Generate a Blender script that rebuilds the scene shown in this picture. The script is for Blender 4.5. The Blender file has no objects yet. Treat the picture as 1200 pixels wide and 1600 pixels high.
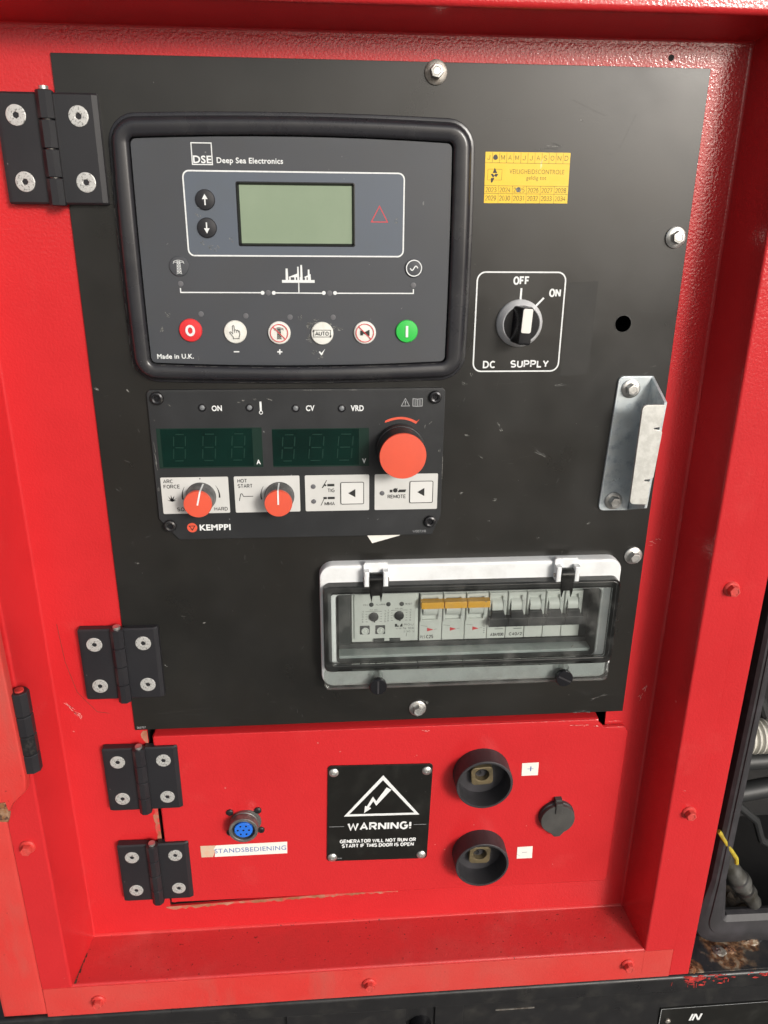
import bpy, bmesh, math, random
from mathutils import Vector, Matrix
from mathutils.geometry import tessellate_polygon
R = math.radians
SC = bpy.context.scene
COL = SC.collection
U = 0.0009          # one drawing unit in metres; drawing axes: x right, y down, z into the cabinet

def V(x, y, z): return Vector((x, z, -y)) * U

# ------------------------------------------------------------------ camera
cam = bpy.data.objects.new('camera', bpy.data.cameras.new('camera'))
COL.objects.link(cam)
cam.data.sensor_fit = 'VERTICAL'; cam.data.sensor_height = 36; cam.data.lens = 27.08
cam.data.clip_start = 0.01; cam.data.clip_end = 600
rt = Vector((0.99707, -0.07604, 0.00789)); up = Vector((0.01923, 0.34944, 0.93676)); bk = Vector((-0.07399, -0.93387, 0.34988))
m = Matrix((rt, up, bk)).transposed().to_4x4(); m.translation = V(168.07, 99.56, -569.26)
cam.matrix_world = m
SC.camera = cam
# ------------------------------------------------------------------ sky, sun, exposure
SUN_EL, SUN_ROT = R(19), R(149)      # the sun stands low behind the viewer's right shoulder, behind thin cloud
w = bpy.data.worlds.new('World'); SC.world = w; w.use_nodes = True
nt = w.node_tree; bg = nt.nodes['Background']
sky = nt.nodes.new('ShaderNodeTexSky'); sky.sky_type = 'NISHITA'; sky.sun_disc = False
sky.sun_elevation = SUN_EL; sky.sun_rotation = SUN_ROT; sky.dust_density = 4; sky.air_density = 1.2; sky.altitude = 10
hs = nt.nodes.new('ShaderNodeHueSaturation'); hs.inputs['Saturation'].default_value = 0.35
nt.links.new(sky.outputs[0], hs.inputs['Color']); nt.links.new(hs.outputs[0], bg.inputs[0]); bg.inputs[1].default_value = 0.10
sl = bpy.data.lights.new('sun', 'SUN'); sl.energy = 1.8; sl.angle = R(13); sl.color = (1, 0.96, 0.9)
so = bpy.data.objects.new('sun', sl); COL.objects.link(so)
sd = Vector((math.sin(SUN_ROT) * math.cos(SUN_EL), math.cos(SUN_ROT) * math.cos(SUN_EL), math.sin(SUN_EL)))
so.rotation_euler = sd.to_track_quat('Z', 'Y').to_euler(); so.location = sd * 5
SC.view_settings.view_transform = 'Standard'; SC.view_settings.look = 'None'
SC.view_settings.exposure = 0.3; SC.view_settings.gamma = 1
SC.cycles.max_bounces = 10; SC.cycles.transparent_max_bounces = 12

# ------------------------------------------------------------------ materials
def mat(name, col, rough=0.5, metal=0.0, bump=(), vary=None, rvary=None, specks=(), spec=0.5, coat=0.0, stretch=None):
    """bump: (scale, strength, distance mm); vary: (colour, scale, low, high); specks: (colour, scale, threshold)"""
    ma = bpy.data.materials.new(name); ma.use_nodes = True
    n = ma.node_tree.nodes; l = ma.node_tree.links; b = n['Principled BSDF']
    b.inputs['Roughness'].default_value = rough; b.inputs['Metallic'].default_value = metal
    b.inputs['Specular IOR Level'].default_value = spec; b.inputs['Coat Weight'].default_value = coat
    b.inputs['Coat Roughness'].default_value = 0.06
    tc = n.new('ShaderNodeTexCoord'); co = tc.outputs['Object']
    def noise(scale, detail=4, rgh=0.55, st=None):
        t = n.new('ShaderNodeTexNoise'); t.inputs['Scale'].default_value = scale
        t.inputs['Detail'].default_value = detail; t.inputs['Roughness'].default_value = rgh
        if st:
            mp = n.new('ShaderNodeMapping'); mp.inputs['Scale'].default_value = st; mp.inputs['Rotation'].default_value = (0, 0.5, 0)
            l.new(co, mp.inputs[0]); l.new(mp.outputs[0], t.inputs['Vector'])
        else: l.new(co, t.inputs['Vector'])
        return t.outputs['Fac']
    def ramp(src, lo, hi, a=0.0, c=1.0):
        mr = n.new('ShaderNodeMapRange'); mr.inputs[1].default_value = lo; mr.inputs[2].default_value = hi
        mr.inputs[3].default_value = a; mr.inputs[4].default_value = c; l.new(src, mr.inputs[0]); return mr.outputs[0]
    cur = None
    b.inputs['Base Color'].default_value = (*col, 1)
    layers = []
    for v in ([vary] if vary and not isinstance(vary, list) else (vary or [])):
        layers.append((v[0], ramp(noise(v[1], 6, 0.62, v[4] if len(v) > 4 else None), v[2], v[3])))
    for s in specks:
        layers.append((s[0], ramp(noise(s[1], 2, 0.5), s[2], s[2] + 0.03)))
    for c2, fac in layers:
        mx = n.new('ShaderNodeMix'); mx.data_type = 'RGBA'
        l.new(fac, mx.inputs[0])
        if cur is None: mx.inputs[6].default_value = (*col, 1)
        else: l.new(cur, mx.inputs[6])
        mx.inputs[7].default_value = (*c2, 1); cur = mx.outputs[2]
    if cur is not None: l.new(cur, b.inputs['Base Color'])
    if rvary:
        l.new(ramp(noise(rvary[0], 5, 0.6), 0.3, 0.7, rvary[1], rvary[2]), b.inputs['Roughness'])
    prev = None
    for sc_, st_, di in bump:
        bp = n.new('ShaderNodeBump'); bp.inputs['Strength'].default_value = st_; bp.inputs['Distance'].default_value = di * 0.001
        l.new(noise(sc_, 2, 0.5), bp.inputs['Height'])
        if prev: l.new(prev, bp.inputs['Normal'])
        prev = bp.outputs[0]
    if prev:
        l.new(prev, b.inputs['Normal']); l.new(prev, b.inputs['Coat Normal'])
    return ma

ORANGE_PEEL = [(600, 1.0, 0.2), (1300, 0.5, 0.04)]
M = {}
M['red'] = mat('red_powder_coat', (0.56, 0.022, 0.026), 0.45, bump=ORANGE_PEEL, coat=1.0, spec=0.08,
               vary=[((0.50, 0.018, 0.021), 9, 0.45, 0.75), ((0.57, 0.042, 0.042), 22, 0.6, 0.85)], specks=[((0.58, 0.2, 0.18), 130, 0.78)])
M['red_dusty'] = mat('dusty_red_paint', (0.58, 0.036, 0.031), 0.45, bump=ORANGE_PEEL, rvary=(25, 0.36, 0.55),
               vary=[((0.54, 0.068, 0.056), 11, 0.42, 0.75), ((0.47, 0.075, 0.06), 40, 0.55, 0.8, (1, 1, 0.25))], specks=[((0.3, 0.02, 0.02), 260, 0.745)])
M['red_shelf'] = mat('speckled_dirty_red_paint', (0.54, 0.028, 0.030), 0.45, bump=ORANGE_PEEL, rvary=(25, 0.35, 0.55),
               vary=[((0.54, 0.07, 0.065), 14, 0.52, 0.8), ((0.47, 0.028, 0.028), 30, 0.5, 0.75)],
               specks=[((0.14, 0.015, 0.012), 420, 0.70), ((0.16, 0.012, 0.012), 230, 0.73), ((0.62, 0.3, 0.27), 120, 0.785)])
M['red_rail'] = mat('red_paint_smear', (0.6, 0.05, 0.04), 0.45, bump=ORANGE_PEEL, vary=((0.25, 0.02, 0.02), 120, 0.4, 0.6))
M['primer'] = mat('bare_scraped_primer', (0.46, 0.19, 0.13), 0.7, bump=[(300, 0.6, 0.3)], vary=[((0.28, 0.10, 0.045), 70, 0.35, 0.6), ((0.55, 0.06, 0.05), 120, 0.5, 0.6)])
M['panel'] = mat('satin_black_panel_coat', (0.011, 0.0108, 0.0098), 0.40, spec=0.6, bump=[(900, 0.25, 0.04)], rvary=(15, 0.25, 0.40),
               vary=[((0.018, 0.0175, 0.016), 18, 0.4, 0.7), ((0.015, 0.0135, 0.011), 6, 0.4, 0.65)], specks=[((0.2, 0.2, 0.19), 260, 0.775)])
M['residue'] = mat('old_adhesive_residue', (0.010, 0.0095, 0.008), 0.55, vary=((0.016, 0.015, 0.013), 60, 0.4, 0.7))
M['residue_pale'] = mat('pale_rub_mark', (0.035, 0.034, 0.032), 0.6, vary=((0.015, 0.015, 0.014), 300, 0.4, 0.6))
M['scuff'] = mat('pale_scuff', (0.24, 0.24, 0.225), 0.7, vary=((0.06, 0.06, 0.056), 700, 0.4, 0.6))
M['scuff_soft'] = mat('dim_scuff', (0.07, 0.07, 0.066), 0.6, vary=((0.04, 0.04, 0.038), 500, 0.4, 0.6))
M['bezel'] = mat('black_moulded_plastic', (0.020, 0.020, 0.024), 0.3, spec=0.6, bump=[(700, 0.12, 0.05)], rvary=(20, 0.20, 0.34), vary=((0.035, 0.035, 0.037), 30, 0.5, 0.75))
M['face'] = mat('slate_membrane_film', (0.054, 0.058, 0.067), 0.36, bump=[(1500, 0.25, 0.03)], rvary=(18, 0.36, 0.52),
               vary=[((0.055, 0.057, 0.062), 22, 0.45, 0.75)], specks=[((0.16, 0.16, 0.16), 240, 0.765)])
M['face_light'] = mat('lighter_slate_print', (0.10, 0.118, 0.148), 0.36, bump=[(1500, 0.25, 0.03)], vary=((0.10, 0.115, 0.135), 30, 0.5, 0.75), specks=[((0.3, 0.32, 0.34), 220, 0.77)])
M['white'] = mat('white_print', (0.74, 0.76, 0.76), 0.5, vary=((0.6, 0.62, 0.63), 500, 0.5, 0.75))
M['grey_print'] = mat('grey_print', (0.33, 0.34, 0.35), 0.5)
M['black_print'] = mat('black_print', (0.02, 0.02, 0.02), 0.5)
M['red_print'] = mat('red_print', (0.62, 0.04, 0.05), 0.5)
M['blue_print'] = mat('faded_blue_print', (0.08, 0.15, 0.40), 0.6, vary=((0.3, 0.38, 0.55), 500, 0.5, 0.72))
M['lcd'] = mat('green_lcd_glass', (0.235, 0.30, 0.21), 0.18, vary=((0.265, 0.33, 0.235), 14, 0.4, 0.7))
M['nearblack'] = mat('glossy_black_plastic', (0.010, 0.010, 0.012), 0.25)
M['rubber_btn'] = mat('black_rubber_key', (0.018, 0.018, 0.022), 0.4)
M['btn_red'] = mat('red_rubber_key', (0.66, 0.03, 0.035), 0.4)
M['btn_white'] = mat('white_rubber_key', (0.74, 0.74, 0.70), 0.42, vary=((0.60, 0.58, 0.50), 60, 0.5, 0.72))
M['btn_green'] = mat('green_rubber_key', (0.03, 0.50, 0.07), 0.4)
M['led'] = mat('unlit_indicator_lens', (0.13, 0.13, 0.14), 0.3)
M['led_clear'] = mat('clear_unlit_indicator_lens', (0.17, 0.18, 0.19), 0.45)
M['kplate'] = mat('dark_grey_plate_coat', (0.016, 0.0172, 0.019), 0.45, bump=[(1200, 0.3, 0.05)], rvary=(20, 0.4, 0.55),
               vary=((0.026, 0.0275, 0.03), 26, 0.45, 0.75), specks=[((0.2, 0.2, 0.2), 250, 0.765)])
M['display'] = mat('dark_green_display_window', (0.001, 0.012, 0.009), 0.08, spec=0.5, vary=((0.0015, 0.018, 0.013), 20, 0.4, 0.6))
M['display_edge'] = mat('pale_green_window_edge', (0.010, 0.028, 0.021), 0.25, spec=0.5)
M['segment'] = mat('unlit_display_segment', (0.006, 0.030, 0.022), 0.3)
M['label'] = mat('light_grey_label', (0.60, 0.60, 0.585), 0.45, bump=[(900, 0.1, 0.05)], vary=((0.55, 0.55, 0.53), 30, 0.4, 0.7))
M['label_key'] = mat('pale_membrane_key', (0.66, 0.66, 0.645), 0.4)
M['orange'] = mat('orange_red_plastic', (0.70, 0.095, 0.05), 0.42, bump=[(1200, 0.15, 0.03)], vary=((0.65, 0.09, 0.05), 60, 0.4, 0.7))
M['knob'] = mat('dark_knob_plastic', (0.022, 0.023, 0.025), 0.45, rvary=(60, 0.35, 0.6))
M['knob_scuffed'] = mat('dusty_scuffed_knob_plastic', (0.05, 0.05, 0.052), 0.5, vary=((0.22, 0.22, 0.215), 120, 0.42, 0.75))
M['screw_black'] = mat('black_oxide_steel', (0.035, 0.035, 0.038), 0.32, metal=0.6, vary=((0.09, 0.085, 0.08), 300, 0.5, 0.7))
M['zinc'] = mat('zinc_plated_steel', (0.62, 0.62, 0.60), 0.36, metal=0.85, bump=[(500, 0.15, 0.1)], rvary=(160, 0.28, 0.5), vary=((0.42, 0.41, 0.39), 220, 0.45, 0.7))
M['zinc_dull'] = mat('dull_oxidised_zinc', (0.36, 0.34, 0.31), 0.5, metal=0.7, vary=((0.14, 0.11, 0.09), 160, 0.45, 0.65))
M['galv'] = mat('galvanised_sheet', (0.62, 0.68, 0.71), 0.34, metal=0.4, bump=[(200, 0.1, 0.1)], rvary=(60, 0.24, 0.42),
               vary=[((0.62, 0.66, 0.66), 70, 0.4, 0.7), ((0.36, 0.42, 0.47), 160, 0.5, 0.75)])
M['galv_matt'] = mat('matt_spangled_zinc', (0.60, 0.60, 0.57), 0.55, metal=0.35, bump=[(400, 0.2, 0.1)], vary=((0.50, 0.50, 0.47), 220, 0.4, 0.6))
M['alu'] = mat('stamped_screw_head', (0.62, 0.62, 0.60), 0.38, metal=0.45, bump=[(800, 0.8, 0.2)], vary=((0.22, 0.22, 0.21), 800, 0.54, 0.62))
M['hinge'] = mat('black_cast_hinge', (0.016, 0.016, 0.019), 0.42, bump=[(800, 0.2, 0.06)], rvary=(40, 0.36, 0.52), specks=[((0.12, 0.12, 0.12), 300, 0.775)])
M['silver'] = mat('satin_silver_ring', (0.72, 0.73, 0.75), 0.3, metal=0.2)
M['white_plastic'] = mat('white_plastic', (0.74, 0.73, 0.69), 0.4)
M['abs'] = mat('white_enclosure_plastic', (0.74, 0.76, 0.77), 0.42, bump=[(500, 0.15, 0.08)], vary=((0.64, 0.65, 0.65), 60, 0.5, 0.75), specks=[((0.3, 0.29, 0.27), 240, 0.765)])
M['breaker'] = mat('pale_grey_breaker_plastic', (0.60, 0.62, 0.59), 0.45, vary=((0.55, 0.57, 0.54), 40, 0.4, 0.7))
M['breaker_darker'] = mat('darker_grey_breaker_plastic', (0.50, 0.52, 0.50), 0.5)  # slightly darker grey for the side keys of the breakers
M['amber'] = mat('amber_toggle', (0.74, 0.38, 0.035), 0.4)
M['dark_toggle'] = mat('charcoal_toggle', (0.012, 0.013, 0.015), 0.45)
M['liner'] = mat('grey_enclosure_liner', (0.035, 0.038, 0.038), 0.55, bump=[(300, 0.15, 0.1)])
M['liner_pale'] = mat('pale_enclosure_rail', (0.42, 0.46, 0.45), 0.45, vary=((0.30, 0.34, 0.33), 30, 0.4, 0.6))
M['yellow'] = mat('yellow_vinyl_sticker', (0.80, 0.52, 0.02), 0.35, bump=[(120, 0.25, 0.3)], vary=[((0.80, 0.56, 0.04), 40, 0.4, 0.7), ((0.82, 0.70, 0.3), 150, 0.66, 0.74, (1, 1, 0.3))])
M['ink'] = mat('worn_brown_ink', (0.22, 0.14, 0.01), 0.5, vary=((0.5, 0.33, 0.02), 420, 0.5, 0.68))
M['paper'] = mat('white_paper', (0.78, 0.77, 0.72), 0.6)
M['paper_stained'] = mat('stained_cream_paper', (0.58, 0.46, 0.34), 0.7, vary=((0.62, 0.40, 0.28), 120, 0.4, 0.6))
M['warnplate'] = mat('gloss_black_plate', (0.010, 0.010, 0.009), 0.28, vary=((0.022, 0.022, 0.020), 50, 0.5, 0.75), specks=[((0.25, 0.25, 0.24), 260, 0.78)])
M['rubber'] = mat('matt_black_rubber', (0.026, 0.025, 0.028), 0.55, bump=[(300, 0.2, 0.1)], vary=[((0.045, 0.042, 0.048), 50, 0.45, 0.7)])
M['rubber_grey'] = mat('weathered_grey_rubber', (0.045, 0.044, 0.042), 0.7, bump=[(600, 0.3, 0.1)], vary=((0.065, 0.064, 0.06), 60, 0.4, 0.65))
M['brass'] = mat('tarnished_brass', (0.20, 0.155, 0.085), 0.5, metal=0.5, vary=((0.11, 0.09, 0.055), 120, 0.4, 0.65))
M['conn_metal'] = mat('grey_anodised_metal', (0.17, 0.17, 0.165), 0.45, metal=0.6, bump=[(900, 0.2, 0.08)], vary=((0.26, 0.26, 0.25), 160, 0.5, 0.7))
M['blue'] = mat('blue_plastic_insert', (0.02, 0.15, 0.66), 0.4)
M['base'] = mat('black_gloss_chassis_paint', (0.014, 0.014, 0.015), 0.32, bump=[(260, 0.4, 0.2)], rvary=(40, 0.25, 0.5), vary=((0.03, 0.029, 0.027), 60, 0.5, 0.75))
M['ledge'] = mat('worn_black_chassis_ledge', (0.02, 0.022, 0.026), 0.4, bump=[(160, 0.5, 0.5)], rvary=(60, 0.3, 0.7),
               vary=[((0.055, 0.05, 0.045), 26, 0.5, 0.7), ((0.20, 0.13, 0.075), 34, 0.54, 0.66)])
def stain(ma, at, r0, r1, cols):
    """a rust stain of its own shape round one point (metres from the object's origin)"""
    n = ma.node_tree.nodes; l = ma.node_tree.links; b = n['Principled BSDF']
    tc = n.new('ShaderNodeTexCoord'); no = n.new('ShaderNodeTexNoise'); no.inputs['Scale'].default_value = 90; no.inputs['Detail'].default_value = 7
    l.new(tc.outputs['Object'], no.inputs['Vector'])
    ds = n.new('ShaderNodeVectorMath'); ds.operation = 'DISTANCE'; ds.inputs[1].default_value = at; l.new(tc.outputs['Object'], ds.inputs[0])
    mr = n.new('ShaderNodeMapRange'); mr.inputs[1].default_value = r0; mr.inputs[2].default_value = r1; mr.inputs[3].default_value = 0.75; mr.inputs[4].default_value = -0.25
    l.new(ds.outputs['Value'], mr.inputs[0])
    ad = n.new('ShaderNodeMath'); ad.operation = 'ADD'; l.new(mr.outputs[0], ad.inputs[0]); l.new(no.outputs['Fac'], ad.inputs[1])
    rp = n.new('ShaderNodeValToRGB'); rp.color_ramp.elements[0].position = 0.62; rp.color_ramp.elements[1].position = 0.80
    rp.color_ramp.elements[0].color = (0, 0, 0, 1); rp.color_ramp.elements[1].color = (1, 1, 1, 1); l.new(ad.outputs[0], rp.inputs[0])
    n2 = n.new('ShaderNodeTexNoise'); n2.inputs['Scale'].default_value = 220; n2.inputs['Detail'].default_value = 5; l.new(tc.outputs['Object'], n2.inputs['Vector'])
    r2 = n.new('ShaderNodeValToRGB'); l.new(n2.outputs['Fac'], r2.inputs[0])
    e = r2.color_ramp.elements; e[0].position = .38; e[0].color = (*cols[0], 1); e[1].position = .62; e[1].color = (*cols[2], 1)
    k = e.new(.5); k.color = (*cols[1], 1)
    mx = n.new('ShaderNodeMix'); mx.data_type = 'RGBA'; l.new(rp.outputs[0], mx.inputs[0])
    if b.inputs['Base Color'].is_linked: l.new(b.inputs['Base Color'].links[0].from_socket, mx.inputs[6])
    else: mx.inputs[6].default_value = b.inputs['Base Color'].default_value
    l.new(r2.outputs[0], mx.inputs[7]); l.new(mx.outputs[2], b.inputs['Base Color'])
for at_, a_, b_ in (((0.324, 0.016, 0.0303), .004, .030), ((0.288, 0.002, 0.0303), .002, .014), ((0.352, 0.022, 0.0303), .002, .014)):
    stain(M['ledge'], at_, a_, b_, ((0.06, 0.03, 0.018), (0.20, 0.10, 0.045), (0.30, 0.24, 0.17)))
M['rust'] = mat('flaky_rust', (0.22, 0.085, 0.03), 0.85, bump=[(350, 0.9, 0.6)], vary=[((0.34, 0.22, 0.14), 140, 0.4, 0.62), ((0.07, 0.03, 0.02), 220, 0.5, 0.6)])
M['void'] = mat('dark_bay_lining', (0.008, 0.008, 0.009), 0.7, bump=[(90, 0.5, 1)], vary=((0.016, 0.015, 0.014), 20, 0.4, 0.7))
M['muck'] = mat('oily_brown_muck', (0.035, 0.024, 0.015), 0.6, bump=[(120, 0.9, 2)], vary=((0.09, 0.06, 0.035), 80, 0.45, 0.7))
M['conduit'] = mat('cream_corrugated_conduit', (0.62, 0.60, 0.54), 0.5, vary=((0.45, 0.43, 0.38), 60, 0.45, 0.7))
M['hose'] = mat('black_hose', (0.022, 0.023, 0.024), 0.5, bump=[(200, 0.3, 0.2)])
M['coupling'] = mat('grimy_steel_coupling', (0.20, 0.20, 0.19), 0.38, metal=0.7, vary=((0.06, 0.055, 0.045), 35, 0.4, 0.65))
M['yellow_strap'] = mat('yellow_cable_tie', (0.46, 0.36, 0.03), 0.55, vary=((0.3, 0.22, 0.03), 120, 0.5, 0.7))
M['ground'] = mat('pale_concrete_yard', (0.15, 0.147, 0.14), 0.85, bump=[(40, 0.3, 2)], vary=((0.11, 0.108, 0.10), 3, 0.4, 0.7))

def glass(name, tint, fres=1.45, rough=0.05, dirt=0.06):
    ma = bpy.data.materials.new(name); ma.use_nodes = True
    n = ma.node_tree.nodes; l = ma.node_tree.links; n.remove(n['Principled BSDF'])
    out = n['Material Output']
    tr = n.new('ShaderNodeBsdfTransparent'); tr.inputs[0].default_value = (*tint, 1)
    gl = n.new('ShaderNodeBsdfGlossy'); gl.inputs['Roughness'].default_value = rough
    fr = n.new('ShaderNodeFresnel'); fr.inputs[0].default_value = fres
    mx = n.new('ShaderNodeMixShader'); l.new(fr.outputs[0], mx.inputs[0]); l.new(tr.outputs[0], mx.inputs[1]); l.new(gl.outputs[0], mx.inputs[2])
    df = n.new('ShaderNodeBsdfDiffuse'); df.inputs[0].default_value = (0.5, 0.5, 0.48, 1)
    tc = n.new('ShaderNodeTexCoord'); no = n.new('ShaderNodeTexNoise'); no.inputs['Scale'].default_value = 60; no.inputs['Detail'].default_value = 6
    l.new(tc.outputs['Object'], no.inputs['Vector'])
    mr = n.new('ShaderNodeMapRange'); mr.inputs[1].default_value = 0.45; mr.inputs[2].default_value = 0.8; mr.inputs[3].default_value = dirt * 0.4; mr.inputs[4].default_value = dirt * 3
    l.new(no.outputs['Fac'], mr.inputs[0])
    m2 = n.new('ShaderNodeMixShader'); l.new(mr.outputs[0], m2.inputs[0]); l.new(mx.outputs[0], m2.inputs[1]); l.new(df.outputs[0], m2.inputs[2])
    l.new(m2.outputs[0], out.inputs['Surface'])
    return ma
M['clear'] = glass('clear_window_plastic', (0.86, 0.89, 0.88), dirt=0.06)
M['smoke'] = glass('smoky_clear_plastic', (0.78, 0.80, 0.79), dirt=0.05)
M['smoke_dark'] = glass('dark_smoky_plastic_edge', (0.13, 0.135, 0.135), rough=0.12, dirt=0.03)

# ------------------------------------------------------------------ shape helpers
def area(p): return sum(p[i][0] * p[(i + 1) % len(p)][1] - p[(i + 1) % len(p)][0] * p[i][1] for i in range(len(p))) / 2
def inset(p, d):
    """move a closed outline inwards by d"""
    s = 1 if area(p) > 0 else -1; n = len(p); out = []
    for i in range(n):
        a, b, c = Vector(p[i - 1]), Vector(p[i]), Vector(p[(i + 1) % n])
        e1 = (b - a); e2 = (c - b)
        if e1.length < 1e-9 or e2.length < 1e-9: out.append(tuple(b)); continue
        e1.normalize(); e2.normalize()
        n1 = Vector((-e1.y, e1.x)) * s; n2 = Vector((-e2.y, e2.x)) * s
        h = n1 + n2
        if h.length < 1e-6: h = n1
        else: h = h / max(0.35, h.length_squared / 2) 
        out.append((b.x + h.x * d, b.y + h.y * d))
    return out
def arc(cx, cy, r, a0, a1, n): return [(cx + r * math.cos(R(a0 + (a1 - a0) * i / n)), cy + r * math.sin(R(a0 + (a1 - a0) * i / n))) for i in range(n + 1)]
def rrect(x0, x1, y0, y1, r, n=5, bow=(0, 0), ne=0):
    """rounded rectangle; bow bulges the sides (x) and top / bottom (y) outwards"""
    p = []
    cs = [(x1 - r, y0 + r, -90), (x1 - r, y1 - r, 0), (x0 + r, y1 - r, 90), (x0 + r, y0 + r, 180)]
    for k, (cx, cy, a) in enumerate(cs):
        q = arc(cx, cy, r, a, a + 90, n); p += q
        nx, ny, na = cs[(k + 1) % 4]; e = arc(nx, ny, r, na, na, 1)[0]
        for i in range(1, ne + 1):
            t = i / (ne + 1); p.append((q[-1][0] + (e[0] - q[-1][0]) * t, q[-1][1] + (e[1] - q[-1][1]) * t))
    cx, cy, hw, hh = (x0 + x1) / 2, (y0 + y1) / 2, (x1 - x0) / 2, (y1 - y0) / 2
    out = []
    for x, y in p:
        u, v = (x - cx) / hw, (y - cy) / hh
        out.append((x + math.copysign(bow[0], u) * (1 - v * v) * abs(u), y + math.copysign(bow[1], v) * (1 - u * u) * abs(v)))
    return out
def circ(cx, cy, r, n=24, ph=0): return [(cx + r * math.cos(R(ph) + 2 * math.pi * i / n), cy + r * math.sin(R(ph) + 2 * math.pi * i / n)) for i in range(n)]
def fillet(pts, r, n=4):
    out = [pts[0]]
    for i in range(1, len(pts) - 1):
        a, b, c = Vector(pts[i - 1]), Vector(pts[i]), Vector(pts[i + 1])
        e1 = (a - b).normalized(); e2 = (c - b).normalized()
        ang = e1.angle(e2); d = min(r / math.tan(ang / 2), (a - b).length * .49, (c - b).length * .49)
        p, q = b + e1 * d, b + e2 * d
        for k in range(n + 1):
            t = k / n; out.append(tuple((1 - t) ** 2 * p + 2 * t * (1 - t) * b + t * t * q))
    out.append(pts[-1]); return out


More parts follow.
